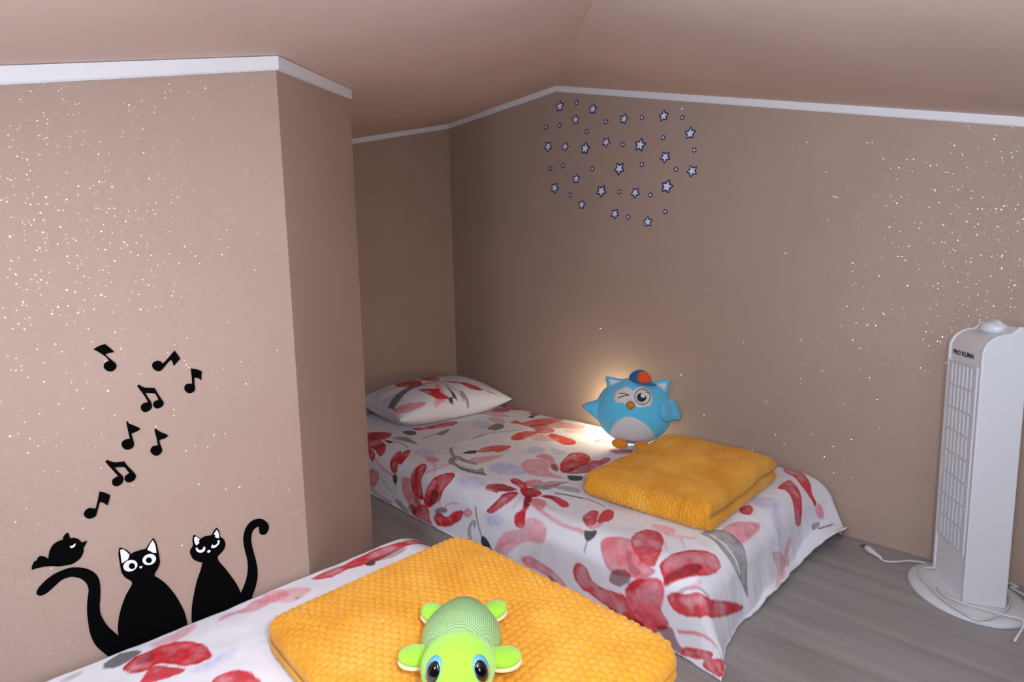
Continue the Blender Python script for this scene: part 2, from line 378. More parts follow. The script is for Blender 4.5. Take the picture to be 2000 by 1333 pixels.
# ------------------------------------------------------------------ traced outlines in metres on the walls and the cloth
STICK = {"cat1":{"out":[[0.1288,0.4562],[0.132,0.4555],[0.1387,0.4491],[0.1447,0.4392],[0.1486,0.4411],[0.1567,0.4413],[0.1662,0.4406],[0.1709,0.4471],[0.1786,0.4566],[0.1822,0.4463],[0.1838,0.4318],[0.1847,0.4192],[0.1848,0.4087],[0.1816,0.3995],[0.1761,0.3922],[0.1753,0.3864],[0.182,0.3774],[0.1921,0.3615],[0.2033,0.3369],[0.2117,0.3113],[0.2161,0.2909],[0.2178,0.2698],[0.2176,0.2466],[0.2013,0.2315],[0.1684,0.227],[0.1379,0.2339],[0.1035,0.2667],[0.0905,0.2867],[0.0824,0.3039],[0.078,0.3253],[0.0771,0.3511],[0.0781,0.3737],[0.0832,0.4027],[0.0792,0.382],[0.0823,0.3986],[0.082,0.4077],[0.079,0.4172],[0.0731,0.4256],[0.0649,0.4316],[0.0586,0.4333],[0.05,0.4319],[0.0399,0.4246],[0.0311,0.4185],[0.0238,0.4174],[0.0201,0.4206],[0.0194,0.4244],[0.0225,0.4308],[0.0309,0.4386],[0.0406,0.4445],[0.0513,0.4472],[0.062,0.4479],[0.0725,0.4443],[0.083,0.4378],[0.0921,0.4273],[0.0968,0.4163],[0.098,0.4037],[0.0973,0.3889],[0.0953,0.3716],[0.0976,0.3964],[0.094,0.3599],[0.0969,0.3415],[0.1034,0.3232],[0.1148,0.3022],[0.1153,0.3173],[0.1185,0.3353],[0.1242,0.3543],[0.1185,0.3344],[0.1239,0.3523],[0.1305,0.368],[0.1382,0.3799],[0.1414,0.3862],[0.1399,0.3928],[0.1333,0.4007],[0.1289,0.411],[0.1278,0.4215],[0.1274,0.4318],[0.1269,0.4453]],"white":[["ear",[[0.1296,0.4526],[0.1319,0.4537],[0.1361,0.4501],[0.1421,0.4397],[0.1393,0.4329],[0.1345,0.4306],[0.13,0.4287]]],["ear",[[0.1677,0.4388],[0.1722,0.4466],[0.1776,0.4532],[0.1804,0.4417],[0.1807,0.4281],[0.1757,0.4305],[0.1726,0.434]]],["eye",[[0.1514,0.4204],[0.1515,0.4171],[0.1506,0.4142],[0.1488,0.4118],[0.1463,0.4101],[0.1434,0.4095],[0.1402,0.4099],[0.1373,0.4112],[0.1347,0.4134],[0.1328,0.4162],[0.1318,0.4193],[0.1317,0.4225],[0.1326,0.4254],[0.1343,0.4278],[0.1367,0.4294],[0.1396,0.4301],[0.1428,0.4298],[0.1458,0.4285],[0.1484,0.4264],[0.1503,0.4236]]],["eye",[[0.1792,0.4206],[0.1793,0.4174],[0.1784,0.4145],[0.1767,0.4121],[0.1742,0.4105],[0.1712,0.4099],[0.1681,0.4103],[0.1651,0.4116],[0.1626,0.4137],[0.1607,0.4165],[0.1596,0.4196],[0.1595,0.4227],[0.1603,0.4256],[0.1621,0.428],[0.1645,0.4296],[0.1674,0.4302],[0.1705,0.4299],[0.1736,0.4287],[0.1762,0.4265],[0.1781,0.4238]]],["nose",[[0.1538,0.4143],[0.1559,0.4121],[0.1578,0.4135],[0.1585,0.4107],[0.156,0.4086],[0.1545,0.4102]]]],"black":[[2,[[0.148,0.4167],[0.1474,0.4145],[0.146,0.4132],[0.1442,0.4129],[0.1422,0.4137],[0.1406,0.4155],[0.1395,0.4178],[0.1393,0.4202],[0.1399,0.4223],[0.1413,0.4237],[0.1431,0.424],[0.1451,0.4232],[0.1467,0.4214],[0.1478,0.4191]]],[3,[[0.1729,0.4175],[0.1723,0.4154],[0.1709,0.4141],[0.1691,0.4138],[0.1672,0.4145],[0.1656,0.4162],[0.1645,0.4185],[0.1643,0.4209],[0.1649,0.423],[0.1662,0.4243],[0.168,0.4246],[0.1699,0.4239],[0.1716,0.4222],[0.1726,0.4199]]]]},"cat2":{"out":[[0.2392,0.434],[0.2411,0.4387],[0.2443,0.4372],[0.2513,0.4277],[0.2593,0.4299],[0.2655,0.4289],[0.271,0.4278],[0.2747,0.4348],[0.2807,0.4395],[0.2841,0.4314],[0.2854,0.4198],[0.2909,0.4122],[0.2925,0.4013],[0.2885,0.3915],[0.2772,0.3828],[0.2789,0.3728],[0.2889,0.3536],[0.3019,0.3253],[0.309,0.3067],[0.3127,0.2919],[0.319,0.3023],[0.3253,0.3172],[0.3293,0.3351],[0.3298,0.3543],[0.3269,0.3748],[0.3254,0.3947],[0.3267,0.4076],[0.333,0.4226],[0.3441,0.4313],[0.3583,0.4313],[0.3686,0.4239],[0.3747,0.4129],[0.3745,0.4041],[0.3693,0.3961],[0.362,0.3952],[0.357,0.4005],[0.3563,0.4086],[0.3562,0.4149],[0.3518,0.4156],[0.3444,0.4109],[0.3405,0.4007],[0.3399,0.3854],[0.3428,0.3648],[0.3464,0.3398],[0.3465,0.3161],[0.3414,0.2945],[0.3349,0.2796],[0.3286,0.2646],[0.3173,0.2541],[0.3009,0.2424],[0.2754,0.2393],[0.2246,0.2628],[0.2254,0.2828],[0.2278,0.3038],[0.2324,0.3238],[0.2388,0.3467],[0.2465,0.3655],[0.2516,0.3809],[0.2449,0.3854],[0.2371,0.3932],[0.2333,0.4037],[0.2332,0.4119],[0.2384,0.4198],[0.2383,0.4271]],"white":[["ear",[[0.241,0.4342],[0.2445,0.4357],[0.2501,0.4278],[0.2477,0.4245],[0.2493,0.4216],[0.2436,0.4182],[0.2412,0.4251]]],["ear",[[0.2738,0.4287],[0.2779,0.4342],[0.2804,0.4356],[0.2827,0.4273],[0.2826,0.418],[0.2774,0.4214],[0.2756,0.4247],[0.2769,0.4272]]],["eye",[[0.2422,0.4139],[0.2428,0.4082],[0.2471,0.4029],[0.2532,0.4014],[0.2573,0.4044],[0.258,0.4097],[0.2552,0.4116],[0.2538,0.4076],[0.2497,0.4064],[0.246,0.4097],[0.245,0.4137]]],["eye",[[0.2678,0.4069],[0.2684,0.4039],[0.273,0.4021],[0.2797,0.4052],[0.2831,0.4104],[0.2824,0.4148],[0.2793,0.4146],[0.2793,0.41],[0.2758,0.4072],[0.2715,0.4077],[0.2708,0.4104]]],["nose",[[0.2661,0.3995],[0.266,0.3979],[0.2648,0.3968],[0.263,0.3966],[0.2613,0.3972],[0.2603,0.3986],[0.2605,0.4001],[0.2617,0.4012],[0.2635,0.4015],[0.2652,0.4008]]]],"black":[]},"bird":{"out":[[0.0172,0.4656],[0.0193,0.4717],[0.0215,0.475],[0.0246,0.4759],[0.026,0.4803],[0.0296,0.481],[0.0344,0.4777],[0.038,0.4727],[0.0393,0.4807],[0.0426,0.4894],[0.0484,0.4957],[0.058,0.4979],[0.0595,0.503],[0.0641,0.5074],[0.0662,0.5042],[0.0669,0.4967],[0.0727,0.4953],[0.0777,0.4906],[0.081,0.4842],[0.0879,0.4846],[0.0843,0.4779],[0.0827,0.4755],[0.0818,0.4685],[0.0784,0.461],[0.0725,0.456],[0.0647,0.4533],[0.0562,0.4546],[0.048,0.4565],[0.04,0.4605],[0.031,0.4627],[0.022,0.4636],[0.0184,0.4629]],"white":[["eye",[[0.0653,0.4843],[0.0685,0.4841],[0.073,0.4865],[0.0718,0.4823],[0.0687,0.4801],[0.0661,0.4811]]]],"black":[]},"notes":[[[0.1237,0.8007],[0.1311,0.8052],[0.1393,0.8077],[0.144,0.8024],[0.15,0.7945],[0.1485,0.7926],[0.1448,0.7925],[0.1389,0.7911],[0.1395,0.7885],[0.1462,0.7799],[0.15,0.7753],[0.1519,0.7704],[0.1505,0.7659],[0.1468,0.7622],[0.1421,0.7613],[0.1374,0.764],[0.1347,0.769],[0.1351,0.7735],[0.1373,0.7769],[0.1416,0.7789],[0.1428,0.7793],[0.1385,0.7865],[0.1303,0.7951]],[[0.2379,0.7864],[0.2456,0.771],[0.2344,0.759],[0.2328,0.7672],[0.2304,0.7701],[0.2276,0.7678],[0.2198,0.759],[0.2149,0.7536],[0.2097,0.7527],[0.2043,0.7565],[0.202,0.7627],[0.2038,0.7685],[0.2099,0.7711],[0.2149,0.7697],[0.2178,0.7656],[0.2205,0.7672],[0.2282,0.7753]],[[0.2606,0.7509],[0.2696,0.7482],[0.278,0.7435],[0.276,0.7268],[0.2711,0.7315],[0.2647,0.7332],[0.2644,0.721],[0.2644,0.7116],[0.2609,0.707],[0.2546,0.7059],[0.2495,0.71],[0.2476,0.7158],[0.2498,0.7217],[0.2547,0.7237],[0.2607,0.7225],[0.2611,0.7356]],[[0.1774,0.7312],[0.1798,0.7337],[0.1843,0.7293],[0.189,0.7267],[0.2024,0.724],[0.2054,0.7158],[0.2097,0.7052],[0.2133,0.6979],[0.2133,0.6929],[0.2102,0.689],[0.2049,0.687],[0.2013,0.6879],[0.1984,0.6918],[0.1981,0.6962],[0.201,0.7006],[0.2061,0.7017],[0.2055,0.7059],[0.2025,0.7141],[0.1883,0.7176],[0.1912,0.7094],[0.1943,0.7024],[0.196,0.6955],[0.195,0.6891],[0.1901,0.6851],[0.1846,0.6842],[0.1808,0.6874],[0.1795,0.6925],[0.1812,0.6976],[0.1855,0.7001],[0.1905,0.7006],[0.1895,0.7048],[0.1854,0.7148]],[[0.1572,0.6706],[0.159,0.6726],[0.1618,0.6681],[0.1683,0.6628],[0.1744,0.6581],[0.1749,0.655],[0.1694,0.6525],[0.1626,0.6512],[0.1633,0.6437],[0.1648,0.633],[0.1634,0.6272],[0.1587,0.6243],[0.1538,0.6243],[0.1492,0.6281],[0.1475,0.634],[0.1487,0.6392],[0.1533,0.642],[0.1597,0.6421],[0.1589,0.6508]],[[0.1964,0.6494],[0.1984,0.6518],[0.2021,0.6466],[0.2095,0.6406],[0.2145,0.637],[0.2151,0.6343],[0.2098,0.6314],[0.2018,0.6303],[0.2023,0.6236],[0.2045,0.6142],[0.2043,0.6092],[0.2003,0.6045],[0.1944,0.6034],[0.19,0.6071],[0.1872,0.6128],[0.1884,0.6181],[0.1922,0.6213],[0.199,0.6212],[0.1983,0.6321]],[[0.1231,0.6107],[0.1256,0.6133],[0.1311,0.6091],[0.1367,0.6062],[0.1486,0.6046],[0.1537,0.5937],[0.1605,0.5823],[0.1627,0.5759],[0.1606,0.5697],[0.1553,0.5669],[0.15,0.5675],[0.1466,0.5727],[0.1476,0.5792],[0.154,0.5827],[0.151,0.5887],[0.147,0.5953],[0.1345,0.5979],[0.139,0.5891],[0.1442,0.5801],[0.1448,0.5733],[0.1417,0.5675],[0.1355,0.565],[0.1311,0.5668],[0.129,0.5721],[0.1306,0.5782],[0.1376,0.5815],[0.1364,0.5851],[0.1288,0.5994]],[[0.111,0.5624],[0.1179,0.5584],[0.1248,0.5521],[0.1226,0.5448],[0.1196,0.5358],[0.115,0.5415],[0.1103,0.5453],[0.1074,0.5373],[0.1044,0.5271],[0.1018,0.5223],[0.0946,0.5209],[0.0893,0.5251],[0.0877,0.5308],[0.0903,0.5364],[0.0961,0.5387],[0.1033,0.5349],[0.1066,0.5451]]],"stars":[[1.7247,1.7123,0.0263,5],[1.5305,1.6555,0.0232,15],[1.6293,1.6308,0.0225,5],[1.3655,1.5768,0.0222,22],[1.1754,1.5472,0.0227,3],[1.0591,1.4554,0.0241,6],[1.8011,1.5417,0.0263,188],[1.6939,1.522,0.0216,25],[1.5746,1.4915,0.0281,16],[1.458,1.4972,0.0226,182],[1.2849,1.4532,0.0281,18],[1.1669,1.3838,0.0243,190],[1.3891,1.3724,0.0283,190],[1.6285,1.3636,0.023,10],[1.7626,1.3389,0.0275,178],[1.4845,1.2886,0.0284,182],[1.3072,1.2592,0.0234,186],[1.1571,1.2648,0.0283,20],[1.0487,1.3103,0.0235,198],[1.5963,1.241,0.0226,10],[1.4118,1.1808,0.0234,180],[1.2452,1.1308,0.0228,0],[1.6224,1.7051,0.0138,0],[1.8135,1.6363,0.0146,37],[1.7259,1.6255,0.0143,2],[1.5661,1.5646,0.0137,39],[1.4602,1.585,0.0133,4],[1.2775,1.5628,0.0126,41],[1.0935,1.5226,0.0119,6],[1.3717,1.4715,0.0131,43],[1.1767,1.4628,0.0123,8],[1.0413,1.3889,0.0118,45],[1.7889,1.4362,0.0148,10],[1.7083,1.4366,0.0144,47],[1.5346,1.3951,0.0138,12],[1.2759,1.3715,0.0128,49],[1.1173,1.3271,0.0122,14],[1.3894,1.2727,0.0134,51],[1.2335,1.2411,0.0128,16],[1.6681,1.2945,0.0145,53],[1.3413,1.16,0.0133,18],[1.1626,1.1653,0.0126,55]],"nbig":22,"cords":[[[1.9178,0.2071,0.032],[1.9008,0.2252,0.032],[1.8639,0.2319,0.032],[1.8343,0.2239,0.032],[1.7975,0.1991,0.032],[1.7538,0.1712,0.032],[1.7182,0.1302,0.032],[1.6955,0.0931,0.032],[1.7266,0.0664,0.032],[1.7736,0.0472,0.032],[1.8209,0.0381,0.032],[1.8671,0.0384,0.032],[1.8986,0.0461,0.032],[1.9166,0.0553,0.032]],[[1.7882,0.1812,0.036],[1.7595,0.1559,0.036],[1.7501,0.1131,0.036],[1.7548,0.0735,0.036],[1.7579,0.0399,0.036],[1.7554,0.0071,0.036]],[[1.9301,0.3402,0.006],[1.925,0.3231,0.006],[1.9427,0.2999,0.006],[1.9711,0.2786,0.006],[1.9903,0.2494,0.006],[1.9983,0.2189,0.006]],[[1.9599,0.0528,0.02],[1.9657,0.0394,0.02],[1.9505,0.0232,0.02],[1.9326,0.0074,0.02]]]}
OWL = {"mask":[[-0.0849,0.0637],[-0.0809,0.0866],[-0.0637,0.1016],[-0.0369,0.112],[-0.0215,0.1086],[-0.0102,0.0992],[-0.0005,0.1105],[0.0202,0.1181],[0.0446,0.1138],[0.0604,0.0999],[0.0675,0.0787],[0.0659,0.0564],[0.0545,0.049],[0.0195,0.0398],[0.0012,0.0456],[-0.0162,0.0511],[-0.0317,0.0463],[-0.0531,0.0506],[-0.0759,0.0482]],"belly":[[-0.0903,-0.0968],[-0.0853,-0.0607],[-0.0714,-0.0323],[-0.0486,-0.0097],[-0.0223,0.0016],[0.0047,-0.0009],[0.0354,-0.0142],[0.0643,-0.0393],[0.0856,-0.0722],[0.0952,-0.1113],[0.0758,-0.1183],[0.0377,-0.111],[-0.0174,-0.1103],[-0.0611,-0.1073]],"ring":[[0.0583,0.0827],[0.0579,0.0765],[0.056,0.0705],[0.0526,0.065],[0.0481,0.0603],[0.0425,0.0566],[0.0362,0.0541],[0.0295,0.053],[0.0227,0.0533],[0.0161,0.055],[0.0101,0.058],[0.0049,0.0622],[0.0009,0.0673],[-0.0018,0.0732],[-0.0031,0.0794],[-0.0027,0.0857],[-0.0009,0.0917],[0.0024,0.0972],[0.007,0.1019],[0.0126,0.1055],[0.019,0.1078],[0.0258,0.1088],[0.0328,0.1084],[0.0394,0.1067],[0.0455,0.1037],[0.0506,0.0995],[0.0546,0.0945],[0.0572,0.0888]],"ringin":[[0.0559,0.0827],[0.0555,0.0769],[0.0537,0.0714],[0.0507,0.0663],[0.0465,0.062],[0.0414,0.0586],[0.0355,0.0563],[0.0293,0.0553],[0.023,0.0556],[0.017,0.0571],[0.0114,0.0599],[0.0066,0.0638],[0.0029,0.0685],[0.0004,0.0739],[-0.0007,0.0796],[-0.0004,0.0854],[0.0013,0.091],[0.0044,0.096],[0.0086,0.1003],[0.0138,0.1036],[0.0197,0.1058],[0.026,0.1067],[0.0323,0.1064],[0.0385,0.1048],[0.044,0.102],[0.0488,0.0982],[0.0524,0.0936],[0.0548,0.0883]],"pupil":[[0.042,0.0796],[0.0418,0.076],[0.0407,0.0725],[0.0388,0.0694],[0.0361,0.0667],[0.0329,0.0646],[0.0292,0.0631],[0.0253,0.0625],[0.0213,0.0626],[0.0174,0.0636],[0.0139,0.0653],[0.0109,0.0676],[0.0086,0.0706],[0.007,0.0739],[0.0063,0.0774],[0.0065,0.081],[0.0076,0.0845],[0.0095,0.0876],[0.0122,0.0903],[0.0155,0.0924],[0.0192,0.0938],[0.0231,0.0944],[0.0271,0.0943],[0.031,0.0933],[0.0345,0.0916],[0.0375,0.0892],[0.0398,0.0864],[0.0413,0.0831]],"glint":[[0.0392,0.0863],[0.0387,0.0829],[0.0368,0.08],[0.0338,0.0779],[0.0302,0.0771],[0.0265,0.0776],[0.0233,0.0793],[0.0211,0.082],[0.0201,0.0853],[0.0206,0.0887],[0.0225,0.0916],[0.0255,0.0936],[0.0291,0.0945],[0.0328,0.094],[0.036,0.0923],[0.0383,0.0896]],"wink":[[[-0.0635,0.0837],[-0.0469,0.0863],[-0.027,0.0833]],[[-0.027,0.0825],[-0.0462,0.0767],[-0.0666,0.0657]]],"lash":[[0.0394,0.097],[0.047,0.0959],[0.053,0.096]],"beak":[-0.0159,0.1048,0.0467],"earL":[-0.1218,-0.0145,0.1368],"earLb0":[-0.1157,-0.0111,0.0969],"earLb1":[-0.0549,-0.016,0.131],"earR":[0.1296,-0.0121,0.1468],"earRb0":[0.0668,-0.0142,0.1294],"earRb1":[0.126,-0.0076,0.0943],"cap":[0.0103,-0.0167,0.14],"captop":[0.0016,-0.019,0.1729],"capL":[-0.0422,0.0045,0.1328],"capR":[0.0647,0.0165,0.1239],"footL":[-0.0532,0.029,-0.1407],"footR":[0.045,0.0411,-0.122],"wingL0":[-0.1535,0.0149,0.0164],"wingLt":[-0.2201,0.0096,-0.005],"wingL2":[-0.1548,0.0147,-0.0601],"wingR0":[0.0907,0.0836,0.0447],"wingR1":[0.1836,0.0122,-0.0143],"wingR2":[0.1035,0.0837,-0.004],"wingRt":[0.1386,-0.0036,0.0674],"c":[1.8915,1.212,0.346],"M":[[0.5415557136775726,-0.8377657449155819,-0.0697564737441253],[-0.839811483480563,-0.5428781375356497,0.0],[0.0378692645472652,-0.058582287697426814,0.9975640502598242]],"rad":[0.156,0.112,0.138]}
PRINT2 = [
["L",0.9,[[1.234,1.849],[1.245,1.858],[1.258,1.863],[1.269,1.859],[1.28,1.845],[1.288,1.823],[1.291,1.802],[1.278,1.777],[1.26,1.753],[1.245,1.741],[1.236,1.743],[1.227,1.754],[1.219,1.765],[1.215,1.773],[1.212,1.782],[1.213,1.794],[1.216,1.81],[1.224,1.831]]],
["L",0.8,[[1.312,1.473],[1.324,1.478],[1.343,1.479],[1.36,1.474],[1.374,1.462],[1.384,1.446],[1.385,1.427],[1.374,1.409],[1.356,1.39],[1.339,1.382],[1.328,1.389],[1.316,1.403],[1.309,1.419],[1.306,1.438],[1.306,1.459]]],
["L",0.8,[[1.169,1.478],[1.18,1.462],[1.194,1.439],[1.202,1.418],[1.201,1.391],[1.194,1.366],[1.184,1.35],[1.173,1.351],[1.161,1.366],[1.151,1.385],[1.144,1.406],[1.143,1.431],[1.144,1.451],[1.15,1.466],[1.159,1.477]]],
["L",0.8,[[1.079,1.282],[1.087,1.273],[1.094,1.257],[1.1,1.241],[1.101,1.227],[1.101,1.213],[1.1,1.203],[1.094,1.199],[1.087,1.198],[1.079,1.205],[1.072,1.217],[1.064,1.234],[1.061,1.249],[1.064,1.263],[1.072,1.278]]],
["L",0.8,[[1.075,1.278],[1.086,1.27],[1.094,1.255],[1.101,1.242],[1.104,1.23],[1.105,1.218],[1.104,1.209],[1.097,1.206],[1.089,1.207],[1.079,1.213],[1.072,1.222],[1.064,1.237],[1.061,1.25],[1.064,1.262],[1.068,1.274]]],
["L",0.9,[[1.544,1.497],[1.565,1.507],[1.591,1.518],[1.611,1.518],[1.618,1.503],[1.616,1.478],[1.609,1.457],[1.597,1.442],[1.583,1.433],[1.567,1.429],[1.551,1.434],[1.536,1.446],[1.524,1.457],[1.525,1.469],[1.532,1.485]]],
["L",0.9,[[1.634,1.45],[1.643,1.443],[1.647,1.423],[1.647,1.402],[1.642,1.383],[1.633,1.366],[1.623,1.355],[1.609,1.355],[1.594,1.362],[1.587,1.375],[1.594,1.397],[1.616,1.43]]],
["L",0.9,[[1.303,1.469],[1.32,1.478],[1.339,1.483],[1.357,1.477],[1.373,1.453],[1.382,1.414],[1.385,1.381],[1.378,1.354],[1.366,1.331],[1.349,1.318],[1.333,1.324],[1.316,1.341],[1.301,1.36],[1.289,1.379],[1.281,1.402],[1.28,1.422],[1.284,1.441],[1.292,1.457]]],
["L",0.8,[[1.655,1.99],[1.68,1.998],[1.717,1.997],[1.74,1.984],[1.739,1.959],[1.724,1.926],[1.705,1.899],[1.684,1.886],[1.659,1.879],[1.644,1.887],[1.64,1.918],[1.641,1.958]]],
["L",0.8,[[1.677,0.644],[1.698,0.636],[1.716,0.612],[1.727,0.592],[1.728,0.579],[1.72,0.568],[1.708,0.564],[1.68,0.571],[1.647,0.582],[1.627,0.595],[1.634,0.613],[1.658,0.636]]],
["L",0.8,[[1.694,0.586],[1.706,0.585],[1.705,0.576],[1.694,0.564],[1.666,0.545],[1.638,0.521],[1.626,0.504],[1.616,0.507],[1.605,0.52],[1.608,0.534],[1.626,0.551],[1.662,0.572]]],
["L",0.7,[[1.385,0.579],[1.407,0.581],[1.428,0.579],[1.436,0.572],[1.424,0.562],[1.403,0.548],[1.385,0.538],[1.366,0.537],[1.345,0.538],[1.332,0.544],[1.339,0.555],[1.363,0.569]]],
["L",0.8,[[1.195,0.472],[1.222,0.452],[1.273,0.419],[1.319,0.391],[1.338,0.388],[1.345,0.395],[1.342,0.404],[1.324,0.418],[1.291,0.436],[1.258,0.453],[1.229,0.464],[1.204,0.473]]],
["P",0.75,[[1.08,1.149],[1.086,1.134],[1.093,1.123],[1.108,1.114],[1.125,1.109],[1.133,1.098],[1.139,1.083],[1.137,1.063],[1.133,1.043],[1.126,1.03],[1.118,1.022],[1.105,1.019],[1.091,1.021],[1.08,1.025],[1.072,1.034],[1.068,1.057],[1.064,1.083],[1.054,1.103],[1.042,1.126],[1.036,1.147],[1.028,1.169],[1.007,1.189],[0.989,1.205],[0.978,1.221],[0.979,1.23],[1.0,1.226],[1.026,1.214],[1.043,1.203],[1.058,1.19],[1.071,1.169]]],
["P",0.7,[[0.985,1.227],[1.001,1.221],[1.021,1.202],[1.036,1.182],[1.044,1.159],[1.047,1.134],[1.044,1.121],[1.031,1.131],[1.011,1.153],[0.994,1.169],[0.982,1.17],[0.972,1.165],[0.967,1.166],[0.968,1.185],[0.975,1.211]]],
["P",0.35,[[0.972,0.897],[0.978,0.88],[0.982,0.854],[0.983,0.834],[0.982,0.823],[0.977,0.815],[0.972,0.815],[0.968,0.824],[0.964,0.84],[0.963,0.856],[0.967,0.873],[0.968,0.891]]],
["O",0.75,[[1.083,1.779],[1.09,1.774],[1.093,1.766],[1.093,1.757],[1.096,1.745],[1.097,1.731],[1.096,1.721],[1.089,1.711],[1.078,1.705],[1.068,1.698],[1.057,1.69],[1.047,1.681],[1.04,1.671],[1.036,1.662],[1.032,1.651],[1.028,1.646],[1.018,1.645],[1.008,1.647],[0.997,1.654],[0.99,1.661],[0.982,1.67],[0.979,1.681],[0.982,1.691],[0.989,1.702],[0.995,1.713],[0.999,1.721],[1.003,1.73],[1.007,1.739],[1.014,1.75],[1.024,1.759],[1.036,1.769],[1.051,1.774],[1.069,1.779]]],
["R",0.98,[[1.104,1.722],[1.114,1.724],[1.123,1.723],[1.137,1.722],[1.15,1.719],[1.162,1.715],[1.172,1.71],[1.175,1.699],[1.173,1.686],[1.168,1.674],[1.159,1.665],[1.146,1.655],[1.133,1.651],[1.122,1.654],[1.111,1.655],[1.098,1.651],[1.087,1.646],[1.079,1.642],[1.069,1.637],[1.057,1.63],[1.046,1.626],[1.039,1.63],[1.035,1.641],[1.036,1.661],[1.04,1.683],[1.054,1.701],[1.071,1.714],[1.087,1.719]]],
["R",0.9,[[0.995,1.677],[1.007,1.662],[1.018,1.645],[1.022,1.627],[1.024,1.612],[1.018,1.598],[1.01,1.589],[0.996,1.586],[0.979,1.581],[0.963,1.559],[0.963,1.53],[0.963,1.522],[0.963,1.489],[0.963,1.522],[0.963,1.529],[0.963,1.537],[0.963,1.579],[0.963,1.59],[0.963,1.629],[0.962,1.64],[0.965,1.681],[0.967,1.69],[0.974,1.698],[0.985,1.691]]],
["R",0.95,[[1.075,1.618],[1.088,1.612],[1.101,1.606],[1.116,1.598],[1.13,1.591],[1.141,1.582],[1.15,1.571],[1.159,1.559],[1.168,1.547],[1.173,1.535],[1.179,1.523],[1.176,1.511],[1.17,1.502],[1.162,1.498],[1.15,1.497],[1.137,1.499],[1.123,1.505],[1.111,1.511],[1.097,1.518],[1.085,1.521],[1.071,1.527],[1.054,1.542],[1.042,1.561],[1.03,1.575],[1.022,1.59],[1.021,1.606],[1.025,1.618],[1.034,1.624],[1.046,1.626],[1.06,1.623]]],
["P",0.7,[[1.096,1.603],[1.105,1.599],[1.115,1.594],[1.122,1.59],[1.126,1.583],[1.129,1.578],[1.128,1.573],[1.125,1.569],[1.118,1.566],[1.111,1.566],[1.101,1.57],[1.093,1.578],[1.083,1.586],[1.074,1.595],[1.065,1.605],[1.064,1.611],[1.07,1.612],[1.083,1.609]]],
["X",0.75,[[1.064,1.585],[1.072,1.582],[1.08,1.579],[1.086,1.575],[1.091,1.567],[1.094,1.558],[1.096,1.55],[1.094,1.543],[1.09,1.538],[1.083,1.537],[1.075,1.541],[1.063,1.547],[1.053,1.555],[1.043,1.565],[1.035,1.573],[1.029,1.581],[1.028,1.587],[1.029,1.594],[1.035,1.597],[1.043,1.594],[1.054,1.59]]],
["X",0.7,[[0.992,1.723],[0.997,1.715],[1.003,1.703],[1.004,1.69],[1.003,1.679],[0.997,1.67],[0.992,1.665],[0.985,1.663],[0.978,1.667],[0.971,1.674],[0.968,1.682],[0.967,1.694],[0.97,1.703],[0.975,1.713],[0.985,1.721]]],
["X",0.45,[[1.036,1.689],[1.036,1.678],[1.035,1.663],[1.032,1.653],[1.026,1.646],[1.018,1.642],[1.014,1.643],[1.011,1.654],[1.012,1.667],[1.014,1.679],[1.021,1.686],[1.029,1.69]]],
["X",0.6,[[0.989,1.818],[0.993,1.811],[0.995,1.799],[0.994,1.787],[0.992,1.775],[0.989,1.762],[0.982,1.75],[0.979,1.734],[0.974,1.719],[0.968,1.709],[0.963,1.691],[0.963,1.686],[0.963,1.683],[0.963,1.684],[0.963,1.687],[0.963,1.691],[0.963,1.699],[0.963,1.738],[0.963,1.755],[0.967,1.773],[0.97,1.786],[0.974,1.797],[0.979,1.806],[0.985,1.815]]],
["R",0.98,[[0.995,1.561],[1.003,1.555],[1.01,1.545],[1.018,1.529],[1.022,1.514],[1.018,1.502],[1.017,1.491],[1.022,1.479],[1.03,1.469],[1.039,1.459],[1.047,1.45],[1.054,1.437],[1.06,1.422],[1.065,1.41],[1.068,1.401],[1.064,1.395],[1.054,1.394],[1.046,1.398],[1.033,1.406],[1.021,1.418],[1.01,1.435],[0.996,1.455],[0.985,1.478],[0.978,1.498],[0.975,1.518],[0.975,1.533],[0.979,1.546],[0.986,1.557]]],
["X",0.75,[[1.024,1.553],[1.031,1.545],[1.038,1.533],[1.043,1.521],[1.047,1.51],[1.049,1.499],[1.05,1.491],[1.047,1.486],[1.043,1.483],[1.038,1.484],[1.033,1.491],[1.029,1.502],[1.025,1.514],[1.018,1.523],[1.011,1.534],[1.007,1.545],[1.01,1.55],[1.017,1.554]]],
["K",0.8,[[1.079,1.53],[1.067,1.529],[1.054,1.526],[1.043,1.523]],0.004],
["K",0.8,[[1.054,1.497],[1.06,1.489],[1.065,1.481],[1.069,1.474],[1.072,1.466],[1.076,1.457],[1.079,1.449],[1.08,1.441],[1.08,1.434],[1.082,1.426]],0.0039],
["K",0.8,[[1.082,1.373],[1.082,1.366],[1.08,1.358],[1.079,1.353],[1.075,1.35],[1.071,1.349],[1.068,1.35],[1.062,1.354],[1.057,1.362],[1.053,1.369],[1.051,1.375],[1.051,1.382],[1.053,1.387],[1.057,1.391],[1.061,1.394],[1.065,1.394],[1.071,1.389],[1.076,1.382]]],
["R",0.95,[[1.132,1.89],[1.14,1.894],[1.148,1.897],[1.157,1.899],[1.166,1.902],[1.177,1.906],[1.186,1.907],[1.193,1.907],[1.197,1.905],[1.198,1.898],[1.193,1.887],[1.184,1.874],[1.176,1.862],[1.166,1.853],[1.155,1.845],[1.147,1.839],[1.137,1.834],[1.127,1.829],[1.119,1.826],[1.111,1.822],[1.104,1.819],[1.098,1.821],[1.094,1.826],[1.093,1.835],[1.093,1.845],[1.097,1.854],[1.101,1.863],[1.108,1.871],[1.115,1.878],[1.123,1.885]]],
